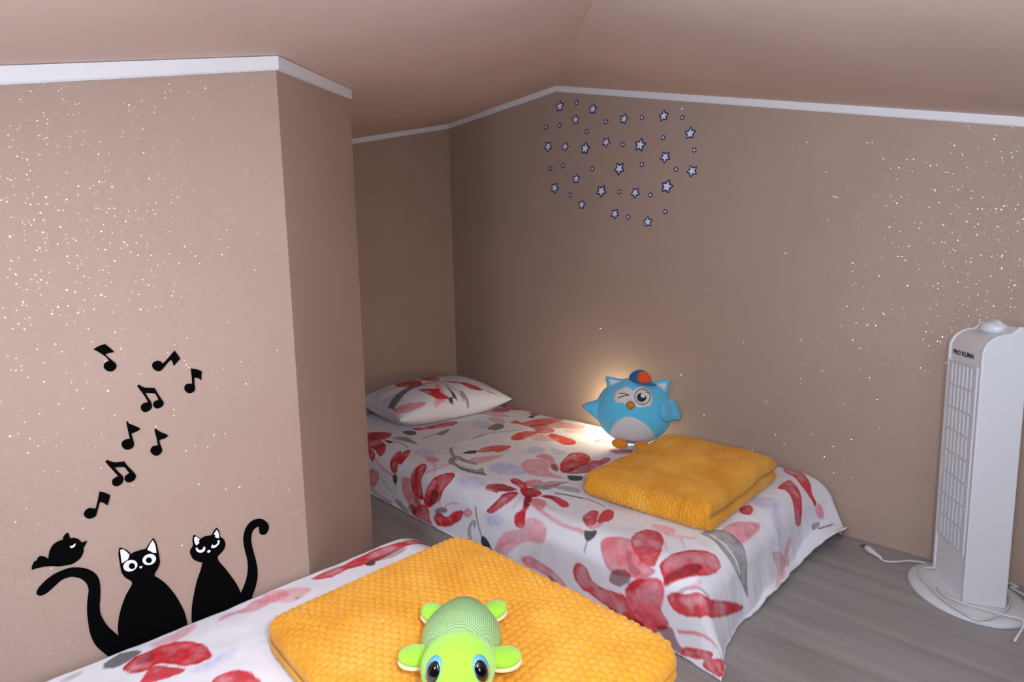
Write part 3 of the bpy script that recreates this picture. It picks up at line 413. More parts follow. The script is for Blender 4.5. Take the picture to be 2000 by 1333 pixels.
["R",0.95,[[1.13,1.822],[1.132,1.829],[1.136,1.834],[1.141,1.841],[1.151,1.846],[1.162,1.854],[1.175,1.864],[1.187,1.873],[1.201,1.882],[1.213,1.89],[1.226,1.894],[1.231,1.893],[1.234,1.887],[1.23,1.877],[1.22,1.863],[1.205,1.845],[1.188,1.827],[1.172,1.817],[1.159,1.811],[1.151,1.809],[1.143,1.809],[1.137,1.81],[1.133,1.814],[1.13,1.818]]],
["D",0.95,[[1.083,1.843],[1.088,1.836],[1.09,1.826],[1.09,1.818],[1.087,1.814],[1.082,1.811],[1.075,1.811],[1.067,1.811],[1.058,1.814],[1.051,1.817],[1.049,1.819],[1.047,1.822],[1.05,1.826],[1.053,1.831],[1.057,1.838],[1.064,1.842],[1.071,1.845],[1.078,1.846]]],
["D",0.8,[[1.051,1.819],[1.047,1.818],[1.043,1.818],[1.037,1.817],[1.032,1.814],[1.024,1.811],[1.017,1.81]],0.0026],
["R",0.9,[[1.177,2.147],[1.194,2.154],[1.211,2.155],[1.223,2.147],[1.22,2.121],[1.215,2.09],[1.212,2.066],[1.209,2.05],[1.205,2.034],[1.195,2.013],[1.183,1.993],[1.171,1.977],[1.161,1.966],[1.151,1.962],[1.143,1.961],[1.136,1.963],[1.133,1.966],[1.132,1.971],[1.132,1.979],[1.136,1.993],[1.141,2.01],[1.147,2.026],[1.151,2.038],[1.152,2.047],[1.152,2.055],[1.147,2.058],[1.14,2.059],[1.139,2.067],[1.147,2.089],[1.162,2.122]]],
["X",0.55,[[1.159,2.069],[1.169,2.067],[1.183,2.066],[1.197,2.065],[1.204,2.061],[1.208,2.05],[1.208,2.039],[1.2,2.025],[1.188,2.01],[1.18,2.002],[1.173,2.003],[1.166,2.01],[1.161,2.017],[1.154,2.022],[1.147,2.029],[1.144,2.037],[1.145,2.048],[1.151,2.061]]],
["R",0.9,[[1.145,2.076],[1.144,2.062],[1.143,2.041],[1.139,2.023],[1.133,2.01],[1.125,2.003],[1.119,1.999],[1.112,1.998],[1.105,2.001],[1.101,2.006],[1.101,2.014],[1.104,2.022],[1.107,2.031],[1.112,2.042],[1.119,2.053],[1.126,2.062],[1.133,2.07],[1.141,2.077]]],
["P",0.7,[[1.115,1.994],[1.108,1.975],[1.101,1.958],[1.095,1.94],[1.09,1.918],[1.087,1.895],[1.085,1.875],[1.083,1.863],[1.083,1.853],[1.082,1.843]],0.0085],
["K",0.75,[[1.062,2.025],[1.069,2.013],[1.071,1.995],[1.069,1.979],[1.068,1.966],[1.064,1.955],[1.058,1.949],[1.05,1.946],[1.039,1.947],[1.028,1.951],[1.015,1.961],[1.004,1.973],[0.996,1.983],[0.993,1.994],[0.993,2.005],[1.0,2.011],[1.018,2.019],[1.043,2.026]]],
["G",0.4,[[0.986,2.005],[0.981,1.979],[0.974,1.955],[0.97,1.93],[0.97,1.899],[0.971,1.87],[0.971,1.842]],0.0133],  # grey stroke paints the shade of a cloth fold, not print
["G",0.3,[[1.051,1.934],[1.043,1.917],[1.035,1.898],[1.028,1.882],[1.022,1.867],[1.017,1.854],[1.011,1.842]],0.0108],  # second fold shade painted in grey among the print shapes
["K",0.7,[[0.964,1.933],[0.967,1.914],[0.97,1.891],[0.971,1.873],[0.97,1.857],[0.967,1.843],[0.963,1.831],[0.962,1.836],[0.963,1.838],[0.963,1.842],[0.963,1.85],[0.963,1.889],[0.963,1.895],[0.963,1.931],[0.963,1.934]]],
["D",0.95,[[1.224,2.074],[1.23,2.075],[1.237,2.071],[1.241,2.065],[1.244,2.055],[1.244,2.042],[1.241,2.03],[1.238,2.023],[1.231,2.021],[1.227,2.021],[1.224,2.025],[1.222,2.031],[1.222,2.041],[1.223,2.054],[1.223,2.066]]],
["D",0.8,[[1.244,2.039],[1.248,2.03],[1.253,2.021],[1.256,2.01],[1.256,1.994],[1.255,1.978],[1.252,1.962],[1.251,1.947],[1.248,1.934],[1.245,1.918]],0.0044],
["G",0.75,[[1.285,2.078],[1.295,2.081],[1.306,2.074],[1.314,2.063],[1.317,2.05],[1.319,2.033],[1.317,2.01],[1.31,1.978],[1.305,1.943],[1.299,1.922],[1.295,1.925],[1.293,1.94],[1.289,1.956],[1.287,1.973],[1.284,1.994],[1.281,2.014],[1.281,2.038],[1.281,2.062]]],
["G",0.9,[[1.247,1.641],[1.256,1.65],[1.266,1.657],[1.277,1.662],[1.287,1.666],[1.288,1.662],[1.287,1.649],[1.277,1.626],[1.267,1.598],[1.263,1.569],[1.26,1.541],[1.251,1.503],[1.249,1.477],[1.27,1.479],[1.287,1.483],[1.273,1.462],[1.252,1.434],[1.245,1.414],[1.241,1.405],[1.236,1.412],[1.23,1.43],[1.223,1.447],[1.217,1.469],[1.215,1.493],[1.213,1.515],[1.22,1.546],[1.23,1.578],[1.23,1.598],[1.231,1.615],[1.238,1.63]]],
["D",0.5,[[1.231,1.575],[1.233,1.567],[1.231,1.547],[1.23,1.526],[1.233,1.503],[1.236,1.479],[1.238,1.459],[1.244,1.447],[1.248,1.441],[1.252,1.434],[1.25,1.425],[1.245,1.414],[1.24,1.411],[1.234,1.425],[1.227,1.443],[1.222,1.465],[1.219,1.482],[1.215,1.499],[1.213,1.515],[1.219,1.538],[1.226,1.562]]],
["W",0.8,[[1.269,1.626],[1.27,1.617],[1.269,1.594],[1.265,1.567],[1.259,1.537],[1.248,1.502],[1.242,1.483],[1.24,1.485],[1.24,1.499],[1.24,1.515],[1.241,1.534],[1.241,1.554],[1.245,1.574],[1.252,1.597],[1.262,1.618]]],
["G",0.85,[[1.298,1.681],[1.305,1.681],[1.31,1.669],[1.313,1.654],[1.312,1.637],[1.306,1.618],[1.305,1.599],[1.306,1.582],[1.309,1.566],[1.309,1.55],[1.305,1.537],[1.298,1.525],[1.291,1.521],[1.288,1.529],[1.285,1.545],[1.284,1.562],[1.28,1.578],[1.28,1.595],[1.281,1.614],[1.283,1.635],[1.291,1.662]]],
["G",0.75,[[1.36,1.769],[1.346,1.749],[1.334,1.731],[1.324,1.717],[1.314,1.702],[1.306,1.687],[1.296,1.673]],0.0135],
["G",0.75,[[1.367,1.774],[1.368,1.767],[1.37,1.761],[1.371,1.755]],0.0085],
["D",0.8,[[1.284,1.755],[1.305,1.729],[1.325,1.699],[1.346,1.67]],0.0026],
["D",0.95,[[1.349,1.674],[1.356,1.678],[1.366,1.679],[1.377,1.679],[1.385,1.678],[1.395,1.674],[1.403,1.671],[1.407,1.666],[1.41,1.662],[1.41,1.657],[1.404,1.649],[1.396,1.641],[1.385,1.634],[1.375,1.634],[1.364,1.639],[1.356,1.645],[1.35,1.654],[1.348,1.665]]],
["O",0.95,[[1.406,1.651],[1.414,1.658],[1.428,1.662],[1.441,1.665],[1.454,1.665],[1.471,1.665],[1.485,1.663],[1.5,1.661],[1.511,1.654],[1.521,1.646],[1.529,1.637],[1.539,1.626],[1.544,1.615],[1.548,1.607],[1.55,1.599],[1.547,1.593],[1.536,1.585],[1.519,1.578],[1.501,1.573],[1.482,1.569],[1.463,1.567],[1.45,1.57],[1.449,1.578],[1.453,1.59],[1.452,1.599],[1.44,1.606],[1.425,1.61],[1.413,1.615],[1.406,1.626],[1.403,1.641]]],
["P",0.7,[[1.301,1.589],[1.316,1.594],[1.337,1.597],[1.356,1.595],[1.374,1.586],[1.386,1.571],[1.396,1.555],[1.414,1.545],[1.432,1.535],[1.438,1.526],[1.425,1.521],[1.399,1.514],[1.377,1.513],[1.357,1.517],[1.336,1.519],[1.317,1.525],[1.305,1.531],[1.296,1.541],[1.292,1.551],[1.291,1.565],[1.292,1.578]]],
["P",0.8,[[1.223,1.769],[1.23,1.767],[1.237,1.754],[1.241,1.739],[1.244,1.725],[1.244,1.709],[1.241,1.694],[1.234,1.682],[1.227,1.674],[1.219,1.67],[1.209,1.666],[1.199,1.665],[1.191,1.667],[1.19,1.675],[1.19,1.689],[1.193,1.703],[1.201,1.726],[1.212,1.753]]],
["P",0.5,[[1.204,1.671],[1.184,1.645],[1.17,1.625],[1.161,1.613],[1.154,1.606],[1.148,1.602],[1.143,1.599]],0.0091],
["P",0.7,[[1.143,1.642],[1.151,1.63],[1.161,1.618],[1.169,1.61],[1.18,1.603],[1.194,1.602],[1.208,1.605],[1.216,1.606],[1.223,1.607],[1.229,1.609]],0.0105],
["G",0.75,[[0.989,1.362],[0.997,1.365],[1.007,1.366],[1.015,1.366],[1.025,1.363],[1.036,1.359],[1.043,1.354],[1.05,1.349],[1.053,1.342],[1.054,1.338],[1.053,1.333],[1.05,1.33],[1.046,1.327],[1.039,1.329],[1.029,1.331],[1.025,1.334],[1.029,1.338],[1.036,1.342],[1.04,1.345],[1.035,1.347],[1.025,1.35],[1.014,1.35],[1.0,1.347],[0.983,1.343],[0.974,1.342],[0.974,1.347],[0.981,1.354]]],
["D",0.9,[[1.098,1.336],[1.088,1.332],[1.076,1.33],[1.066,1.327],[1.057,1.323],[1.047,1.318],[1.036,1.314],[1.028,1.307],[1.018,1.302],[1.01,1.295]],0.005],
["D",1,[[1.01,1.298],[1.011,1.294],[1.014,1.287],[1.012,1.28],[1.01,1.271],[1.006,1.262],[1.0,1.254],[0.996,1.249],[0.989,1.243],[0.985,1.239],[0.982,1.238],[0.979,1.239],[0.977,1.243],[0.975,1.253],[0.974,1.267],[0.973,1.28],[0.975,1.287],[0.98,1.292],[0.986,1.295],[0.993,1.298],[1.003,1.298]]],
["R",0.95,[[1.169,1.337],[1.173,1.339],[1.179,1.342],[1.184,1.342],[1.191,1.338],[1.201,1.333],[1.208,1.326],[1.215,1.318],[1.22,1.31],[1.226,1.301],[1.227,1.29],[1.229,1.279],[1.229,1.269],[1.23,1.258],[1.231,1.247],[1.23,1.241],[1.223,1.239],[1.212,1.242],[1.202,1.246],[1.191,1.254],[1.184,1.267],[1.179,1.278],[1.173,1.279],[1.171,1.277],[1.169,1.277],[1.168,1.285],[1.168,1.295],[1.166,1.305],[1.165,1.313],[1.162,1.318],[1.163,1.323],[1.164,1.329],[1.166,1.333]]],
["X",0.6,[[1.173,1.335],[1.18,1.333],[1.19,1.326],[1.201,1.318],[1.209,1.313],[1.215,1.306],[1.22,1.295],[1.226,1.277],[1.228,1.255],[1.227,1.242],[1.22,1.241],[1.209,1.247],[1.199,1.255],[1.19,1.267],[1.183,1.282],[1.177,1.298],[1.173,1.313],[1.172,1.326]]],
["R",0.95,[[1.101,1.282],[1.105,1.278],[1.112,1.273],[1.12,1.267],[1.129,1.263],[1.137,1.259],[1.146,1.255],[1.155,1.254],[1.162,1.254],[1.172,1.254],[1.179,1.251],[1.186,1.249],[1.194,1.246],[1.202,1.241],[1.212,1.233],[1.216,1.226],[1.212,1.219],[1.204,1.214],[1.194,1.209],[1.183,1.206],[1.173,1.206],[1.162,1.207],[1.151,1.21],[1.141,1.217],[1.13,1.223],[1.122,1.23],[1.114,1.237],[1.107,1.245],[1.102,1.251],[1.099,1.26],[1.097,1.267],[1.097,1.274],[1.098,1.279]]],
["X",0.6,[[1.107,1.274],[1.122,1.263],[1.137,1.255],[1.151,1.251],[1.162,1.251],[1.169,1.253],[1.177,1.251],[1.187,1.243],[1.198,1.234],[1.212,1.226]],0.0079],
["R",0.95,[[1.271,1.317],[1.28,1.321],[1.287,1.322],[1.292,1.321],[1.295,1.313],[1.295,1.302],[1.294,1.29],[1.291,1.278],[1.288,1.266],[1.285,1.255],[1.28,1.246],[1.274,1.238],[1.267,1.231],[1.256,1.223],[1.244,1.217],[1.235,1.217],[1.237,1.227],[1.244,1.243],[1.248,1.258],[1.251,1.27],[1.252,1.281],[1.252,1.29],[1.258,1.299],[1.263,1.309]]],
["R",0.7,[[1.285,1.265],[1.294,1.267],[1.303,1.269],[1.313,1.266],[1.321,1.261],[1.33,1.253],[1.335,1.245],[1.338,1.234],[1.335,1.223],[1.331,1.215],[1.321,1.209],[1.31,1.205],[1.299,1.203],[1.291,1.207],[1.283,1.215],[1.277,1.223],[1.272,1.229],[1.269,1.234],[1.269,1.241],[1.271,1.249],[1.277,1.258]]],
["R",0.65,[[1.324,1.21],[1.334,1.21],[1.345,1.209],[1.355,1.203],[1.361,1.197],[1.367,1.187],[1.374,1.178],[1.381,1.167],[1.392,1.157],[1.395,1.15],[1.386,1.149],[1.371,1.154],[1.359,1.159],[1.348,1.163],[1.337,1.167],[1.327,1.171],[1.317,1.175],[1.309,1.179],[1.306,1.185],[1.309,1.193],[1.316,1.202]]],
["R",0.95,[[1.241,1.238],[1.252,1.238],[1.263,1.23],[1.27,1.218],[1.274,1.202],[1.274,1.185],[1.27,1.17],[1.264,1.161],[1.252,1.154],[1.242,1.151],[1.233,1.153],[1.223,1.158],[1.216,1.166],[1.211,1.173],[1.208,1.182],[1.21,1.193],[1.218,1.209],[1.23,1.229]]],
["X",0.4,[[1.231,1.221],[1.242,1.222],[1.256,1.219],[1.266,1.214],[1.27,1.202],[1.27,1.186],[1.267,1.174],[1.258,1.169],[1.244,1.166],[1.233,1.165],[1.223,1.167],[1.216,1.171],[1.212,1.178],[1.216,1.193],[1.223,1.209]]],
["G",0.9,[[1.27,1.218],[1.278,1.219],[1.288,1.217],[1.299,1.211],[1.309,1.202],[1.317,1.19],[1.328,1.181],[1.342,1.174],[1.357,1.169],[1.364,1.163],[1.359,1.159],[1.346,1.157],[1.332,1.155],[1.32,1.158],[1.306,1.162],[1.295,1.166],[1.285,1.173],[1.279,1.18],[1.274,1.189],[1.271,1.199],[1.27,1.21]]],
["G",0.6,[[1.328,1.159],[1.335,1.158],[1.346,1.151],[1.356,1.141],[1.363,1.125],[1.367,1.106],[1.367,1.089],[1.361,1.077],[1.351,1.068],[1.342,1.066],[1.338,1.071],[1.335,1.085],[1.331,1.098],[1.33,1.109],[1.327,1.121],[1.327,1.131],[1.324,1.143],[1.324,1.154]]],
["D",0.95,[[1.294,1.126],[1.296,1.115],[1.3,1.103],[1.305,1.09],[1.31,1.074],[1.316,1.057],[1.321,1.038]],0.0079],
["D",0.9,[[1.321,1.038],[1.323,1.029],[1.324,1.018],[1.324,1.006],[1.324,0.989],[1.321,0.969],[1.317,0.949]],0.0044],
["R",0.9,[[1.247,1.147],[1.252,1.146],[1.26,1.141],[1.267,1.134],[1.27,1.126],[1.273,1.117],[1.273,1.105],[1.273,1.093],[1.271,1.08],[1.27,1.069],[1.269,1.059],[1.266,1.05],[1.26,1.043],[1.255,1.037],[1.248,1.031],[1.241,1.03],[1.237,1.03],[1.231,1.033],[1.227,1.037],[1.227,1.043],[1.23,1.053],[1.233,1.063],[1.238,1.077],[1.242,1.091],[1.247,1.105],[1.245,1.114],[1.244,1.122],[1.243,1.128],[1.244,1.137],[1.244,1.143]]],
["X",0.55,[[1.241,1.142],[1.248,1.143],[1.256,1.142],[1.263,1.139],[1.266,1.133],[1.266,1.125],[1.264,1.115],[1.262,1.106],[1.259,1.098],[1.255,1.094],[1.252,1.098],[1.248,1.106],[1.245,1.115],[1.242,1.125],[1.241,1.135]]],
["R",0.95,[[1.208,1.185],[1.22,1.182],[1.222,1.167],[1.212,1.154],[1.192,1.139],[1.176,1.131],[1.162,1.127],[1.15,1.125],[1.14,1.121],[1.126,1.114],[1.113,1.109],[1.104,1.109],[1.098,1.113],[1.094,1.121],[1.093,1.13],[1.094,1.139],[1.097,1.146],[1.104,1.151],[1.111,1.154],[1.122,1.157],[1.133,1.157],[1.141,1.147],[1.151,1.142],[1.176,1.159]]],
["X",0.8,[[1.208,1.185],[1.217,1.185],[1.222,1.175],[1.22,1.166],[1.208,1.154],[1.19,1.142],[1.176,1.135],[1.166,1.134],[1.16,1.136],[1.159,1.141],[1.169,1.153],[1.187,1.17]]],
["K",0.75,[[1.208,1.154],[1.215,1.154],[1.22,1.15],[1.224,1.142],[1.226,1.134],[1.226,1.122],[1.223,1.11],[1.217,1.101],[1.209,1.094],[1.201,1.087],[1.191,1.082],[1.18,1.081],[1.173,1.081],[1.169,1.083],[1.169,1.086],[1.169,1.091],[1.17,1.098],[1.175,1.107],[1.18,1.117],[1.187,1.129],[1.198,1.145]]],
["P",0.75,[[1.187,1.138],[1.18,1.117],[1.176,1.097],[1.169,1.078],[1.165,1.059],[1.161,1.042],[1.158,1.025],[1.155,1.007],[1.152,0.989],[1.151,0.971],[1.151,0.955],[1.152,0.941],[1.154,0.929],[1.154,0.918],[1.153,0.912],[1.152,0.905]],0.0128],
["K",0.6,[[1.193,1.179],[1.18,1.178],[1.169,1.179],[1.159,1.181],[1.152,1.181],[1.144,1.178],[1.137,1.178]],0.0027],
["K",0.5,[[1.225,1.119],[1.215,1.103],[1.208,1.09],[1.202,1.078],[1.202,1.069],[1.204,1.061],[1.205,1.054]],0.0026],
["R",0.9,[[1.205,0.946],[1.216,0.951],[1.227,0.954],[1.238,0.955],[1.249,0.958],[1.26,0.958],[1.269,0.955],[1.273,0.95],[1.273,0.942],[1.27,0.934],[1.264,0.929],[1.255,0.923],[1.242,0.917],[1.228,0.907],[1.213,0.899],[1.201,0.892],[1.19,0.891],[1.183,0.891],[1.177,0.894],[1.173,0.897],[1.173,0.902],[1.175,0.907],[1.18,0.918],[1.191,0.933]]],
["R",0.9,[[1.233,0.909],[1.247,0.917],[1.263,0.922],[1.277,0.926],[1.288,0.927],[1.295,0.926],[1.301,0.923],[1.303,0.918],[1.303,0.911],[1.3,0.904],[1.295,0.897],[1.287,0.89],[1.277,0.884],[1.267,0.878],[1.255,0.875],[1.244,0.874],[1.234,0.874],[1.229,0.877],[1.222,0.88],[1.213,0.882],[1.206,0.885],[1.205,0.888],[1.209,0.895],[1.219,0.902]]],
["P",0.7,[[1.176,0.906],[1.182,0.9],[1.191,0.891],[1.2,0.885],[1.209,0.881],[1.216,0.878],[1.217,0.877],[1.206,0.874],[1.191,0.871],[1.18,0.874],[1.175,0.878],[1.171,0.883],[1.169,0.888],[1.169,0.895],[1.172,0.902]]],
["W",0.6,[[1.22,0.903],[1.227,0.907],[1.237,0.911],[1.244,0.915],[1.252,0.918],[1.262,0.922],[1.27,0.926]],0.0025],
["D",0.95,[[1.159,0.905],[1.161,0.901],[1.162,0.894],[1.162,0.887],[1.166,0.881],[1.172,0.877],[1.173,0.871],[1.17,0.868],[1.165,0.864],[1.159,0.863],[1.154,0.863],[1.147,0.864],[1.143,0.868],[1.137,0.87],[1.133,0.874],[1.13,0.877],[1.132,0.881],[1.136,0.887],[1.14,0.892],[1.147,0.898],[1.154,0.902]]],
["D",0.9,[[1.13,0.878],[1.126,0.878],[1.122,0.877],[1.118,0.877],[1.112,0.877],[1.107,0.877],[1.101,0.877]],0.0034],
["O",0.95,[[1.623,1.673],[1.638,1.682],[1.662,1.694],[1.684,1.702],[1.698,1.706],[1.709,1.702],[1.712,1.695],[1.705,1.682],[1.694,1.667],[1.68,1.654],[1.666,1.646],[1.651,1.638],[1.637,1.634],[1.627,1.635],[1.619,1.639],[1.616,1.646],[1.615,1.654],[1.616,1.663]]],
["O",0.95,[[1.756,1.506],[1.77,1.51],[1.782,1.506],[1.791,1.499],[1.795,1.486],[1.792,1.469],[1.789,1.453],[1.785,1.439],[1.778,1.427],[1.77,1.419],[1.759,1.417],[1.745,1.415],[1.734,1.418],[1.723,1.422],[1.716,1.433],[1.713,1.445],[1.724,1.465],[1.741,1.489]]],
["G",0.8,[[1.831,1.371],[1.844,1.376],[1.861,1.379],[1.877,1.379],[1.886,1.374],[1.893,1.366],[1.897,1.361],[1.893,1.357],[1.882,1.354],[1.874,1.354],[1.863,1.354],[1.85,1.355],[1.842,1.358],[1.834,1.362],[1.828,1.366]]],
["P",0.8,[[1.395,1.385],[1.406,1.395],[1.419,1.404],[1.435,1.41],[1.454,1.413],[1.475,1.413],[1.492,1.407],[1.5,1.394],[1.504,1.378],[1.501,1.361],[1.497,1.343],[1.49,1.329],[1.479,1.314],[1.467,1.303],[1.451,1.296],[1.439,1.287],[1.431,1.273],[1.421,1.254],[1.414,1.234],[1.411,1.214],[1.413,1.194],[1.41,1.186],[1.402,1.194],[1.389,1.213],[1.378,1.233],[1.368,1.253],[1.36,1.277],[1.356,1.298],[1.357,1.315],[1.364,1.333],[1.37,1.347],[1.377,1.361],[1.385,1.373]]],
["K",0.7,[[1.52,1.424],[1.53,1.426],[1.544,1.425],[1.555,1.418],[1.561,1.406],[1.562,1.391],[1.558,1.374],[1.547,1.354],[1.532,1.337],[1.515,1.319],[1.503,1.301],[1.493,1.285],[1.482,1.271],[1.467,1.258],[1.45,1.249],[1.442,1.245],[1.442,1.253],[1.446,1.266],[1.456,1.283],[1.471,1.302],[1.49,1.325],[1.503,1.343],[1.508,1.358],[1.508,1.373],[1.51,1.386],[1.511,1.399],[1.514,1.414]]],
["X",0.65,[[1.472,1.307],[1.483,1.311],[1.494,1.313],[1.499,1.308],[1.493,1.297],[1.483,1.281],[1.472,1.267],[1.461,1.259],[1.453,1.254],[1.446,1.254],[1.443,1.258],[1.445,1.267],[1.449,1.278],[1.454,1.287],[1.464,1.298]]],
["R",0.95,[[1.522,1.298],[1.547,1.31],[1.569,1.319],[1.59,1.327],[1.609,1.334],[1.627,1.341],[1.641,1.342],[1.655,1.339],[1.666,1.331],[1.672,1.321],[1.672,1.306],[1.669,1.29],[1.665,1.275],[1.654,1.261],[1.64,1.246],[1.626,1.234],[1.609,1.225],[1.593,1.217],[1.576,1.211],[1.558,1.21],[1.542,1.212],[1.525,1.214],[1.505,1.213],[1.486,1.21],[1.468,1.21],[1.458,1.213],[1.451,1.215],[1.449,1.222],[1.451,1.231],[1.457,1.243],[1.469,1.257],[1.485,1.27],[1.502,1.284]]],
["X",0.7,[[1.451,1.233],[1.461,1.234],[1.477,1.232],[1.492,1.229],[1.504,1.226],[1.518,1.222],[1.533,1.219],[1.551,1.218],[1.573,1.218],[1.586,1.215],[1.586,1.209],[1.576,1.201],[1.565,1.194],[1.548,1.191],[1.529,1.19],[1.511,1.19],[1.493,1.194],[1.475,1.198],[1.463,1.205],[1.454,1.214],[1.45,1.226]]],
["R",0.85,[[1.618,1.226],[1.626,1.222],[1.63,1.211],[1.637,1.203],[1.651,1.203],[1.671,1.209],[1.687,1.21],[1.695,1.205],[1.699,1.195],[1.695,1.187],[1.677,1.179],[1.651,1.17],[1.623,1.165],[1.598,1.162],[1.579,1.165],[1.558,1.166],[1.54,1.162],[1.523,1.159],[1.507,1.158],[1.493,1.166],[1.478,1.177],[1.467,1.187],[1.457,1.198],[1.45,1.207],[1.451,1.211],[1.461,1.207],[1.478,1.198],[1.497,1.191],[1.515,1.19],[1.533,1.19],[1.554,1.194],[1.573,1.203],[1.598,1.218]]],
["D",0.95,[[1.432,1.193],[1.44,1.191],[1.447,1.185],[1.453,1.177],[1.46,1.169],[1.465,1.161],[1.468,1.153],[1.464,1.145],[1.457,1.139],[1.45,1.135],[1.443,1.133],[1.436,1.131],[1.429,1.134],[1.422,1.141],[1.414,1.149],[1.41,1.158],[1.414,1.17],[1.424,1.183]]],
["R",0.85,[[1.784,1.262],[1.786,1.259],[1.785,1.25],[1.791,1.241],[1.799,1.234],[1.81,1.226],[1.821,1.218],[1.831,1.206],[1.839,1.191],[1.841,1.181],[1.831,1.174],[1.816,1.171],[1.802,1.171],[1.788,1.175],[1.777,1.182],[1.767,1.191],[1.762,1.199],[1.758,1.207],[1.759,1.218],[1.764,1.234],[1.774,1.25]]],
["O",0.9,[[1.813,1.871],[1.827,1.879],[1.846,1.881],[1.863,1.878],[1.861,1.863],[1.854,1.843],[1.854,1.827],[1.875,1.822],[1.91,1.825],[1.939,1.822],[1.964,1.818],[1.982,1.809],[2.0,1.794],[2.023,1.767],[2.029,1.723],[2.014,1.683],[2.008,1.695],[1.968,1.698],[1.933,1.705],[1.91,1.709],[1.892,1.715],[1.874,1.721],[1.855,1.724],[1.838,1.727],[1.824,1.735],[1.818,1.757],[1.818,1.786],[1.821,1.815],[1.817,1.839],[1.813,1.858]]],
["O",0.6,[[1.857,1.778],[1.892,1.79],[1.932,1.797],[1.965,1.794],[1.979,1.774],[1.982,1.741],[1.982,1.706],[1.98,1.667],[1.98,1.63],[1.983,1.601],[1.989,1.579],[1.994,1.565],[1.994,1.553],[1.982,1.539],[1.964,1.529],[1.943,1.531],[1.922,1.562],[1.9,1.609],[1.876,1.645],[1.846,1.658],[1.82,1.666],[1.803,1.677],[1.8,1.693],[1.806,1.71],[1.814,1.727],[1.824,1.745],[1.838,1.763]]],
["O",0.8,[[1.814,1.707],[1.835,1.701],[1.856,1.678],[1.864,1.654],[1.86,1.63],[1.849,1.609],[1.832,1.597],[1.813,1.602],[1.788,1.613],[1.773,1.629],[1.777,1.654],[1.796,1.689]]],
["O",0.95,[[1.627,1.678],[1.643,1.687],[1.666,1.699],[1.692,1.707],[1.716,1.71],[1.741,1.71],[1.76,1.706],[1.777,1.69],[1.785,1.667],[1.785,1.65],[1.775,1.644],[1.756,1.642],[1.733,1.641],[1.705,1.634],[1.676,1.63],[1.65,1.627],[1.634,1.63],[1.623,1.634],[1.616,1.642],[1.616,1.654],[1.619,1.666]]],
["O",0.95,[[1.807,1.594],[1.811,1.575],[1.81,1.549],[1.809,1.522],[1.807,1.497],[1.802,1.469],[1.792,1.446],[1.781,1.431],[1.766,1.419],[1.752,1.415],[1.738,1.417],[1.725,1.425],[1.717,1.437],[1.717,1.454],[1.723,1.477],[1.734,1.502],[1.741,1.526],[1.75,1.552],[1.76,1.571],[1.777,1.587],[1.795,1.595]]],
["P",0.5,[[1.723,1.65],[1.745,1.646],[1.767,1.629],[1.778,1.606],[1.771,1.57],[1.752,1.526],[1.734,1.502],[1.716,1.505],[1.701,1.523],[1.69,1.545],[1.684,1.563],[1.68,1.582],[1.677,1.598],[1.688,1.619],[1.705,1.639]]],
["P",0.5,[[1.879,1.581],[1.903,1.571],[1.929,1.546],[1.95,1.518],[1.961,1.49],[1.965,1.461],[1.962,1.439],[1.947,1.429],[1.925,1.425],[1.907,1.433],[1.888,1.455],[1.874,1.491],[1.864,1.522],[1.864,1.55],[1.868,1.571]]],
["X",0.35,[[1.825,1.767],[1.85,1.77],[1.883,1.765],[1.907,1.75],[1.91,1.726],[1.907,1.699],[1.899,1.683],[1.878,1.682],[1.853,1.69],[1.833,1.704],[1.825,1.727],[1.821,1.751]]],
["D",0.85,[[1.508,1.797],[1.533,1.798],[1.558,1.798],[1.583,1.798],[1.608,1.793],[1.633,1.786],[1.659,1.777],[1.692,1.765],[1.728,1.751],[1.763,1.737]],0.0065],
["D",0.75,[[1.658,1.87],[1.68,1.886],[1.713,1.898],[1.741,1.906],[1.755,1.902],[1.764,1.891],[1.767,1.879],[1.762,1.865],[1.748,1.846],[1.733,1.832],[1.709,1.819],[1.681,1.811],[1.663,1.811],[1.655,1.826],[1.651,1.85]]],
["O",0.5,[[1.789,2.005],[1.807,2.009],[1.825,2.001],[1.835,1.985],[1.832,1.961],[1.823,1.931],[1.813,1.91],[1.799,1.894],[1.781,1.882],[1.767,1.879],[1.76,1.887],[1.757,1.905],[1.76,1.927],[1.766,1.954],[1.776,1.983]]],
["G",0.85,[[1.349,1.965],[1.37,1.966],[1.39,1.968],[1.41,1.97],[1.424,1.977],[1.435,1.982],[1.446,1.986]],0.0065],
["G",0.9,[[1.439,1.977],[1.45,1.983],[1.468,1.99],[1.486,1.994],[1.507,1.998],[1.522,1.999],[1.53,1.997],[1.525,1.987],[1.511,1.974],[1.496,1.965],[1.481,1.957],[1.464,1.949],[1.45,1.946],[1.442,1.953],[1.436,1.965]]],
["D",0.85,[[1.36,2.138],[1.374,2.143],[1.392,2.142],[1.4,2.133],[1.404,2.118],[1.403,2.098],[1.399,2.079],[1.389,2.063],[1.374,2.046],[1.364,2.039],[1.355,2.045],[1.346,2.055],[1.342,2.07],[1.345,2.091],[1.35,2.117]]],
["R",0.9,[[1.424,2.153],[1.442,2.149],[1.467,2.135],[1.494,2.126],[1.521,2.126],[1.546,2.129],[1.571,2.129],[1.6,2.126],[1.626,2.118],[1.642,2.107],[1.648,2.094],[1.647,2.081],[1.637,2.065],[1.619,2.05],[1.598,2.041],[1.576,2.038],[1.557,2.046],[1.531,2.055],[1.501,2.061],[1.475,2.071],[1.446,2.079],[1.425,2.093],[1.417,2.114],[1.417,2.138]]],
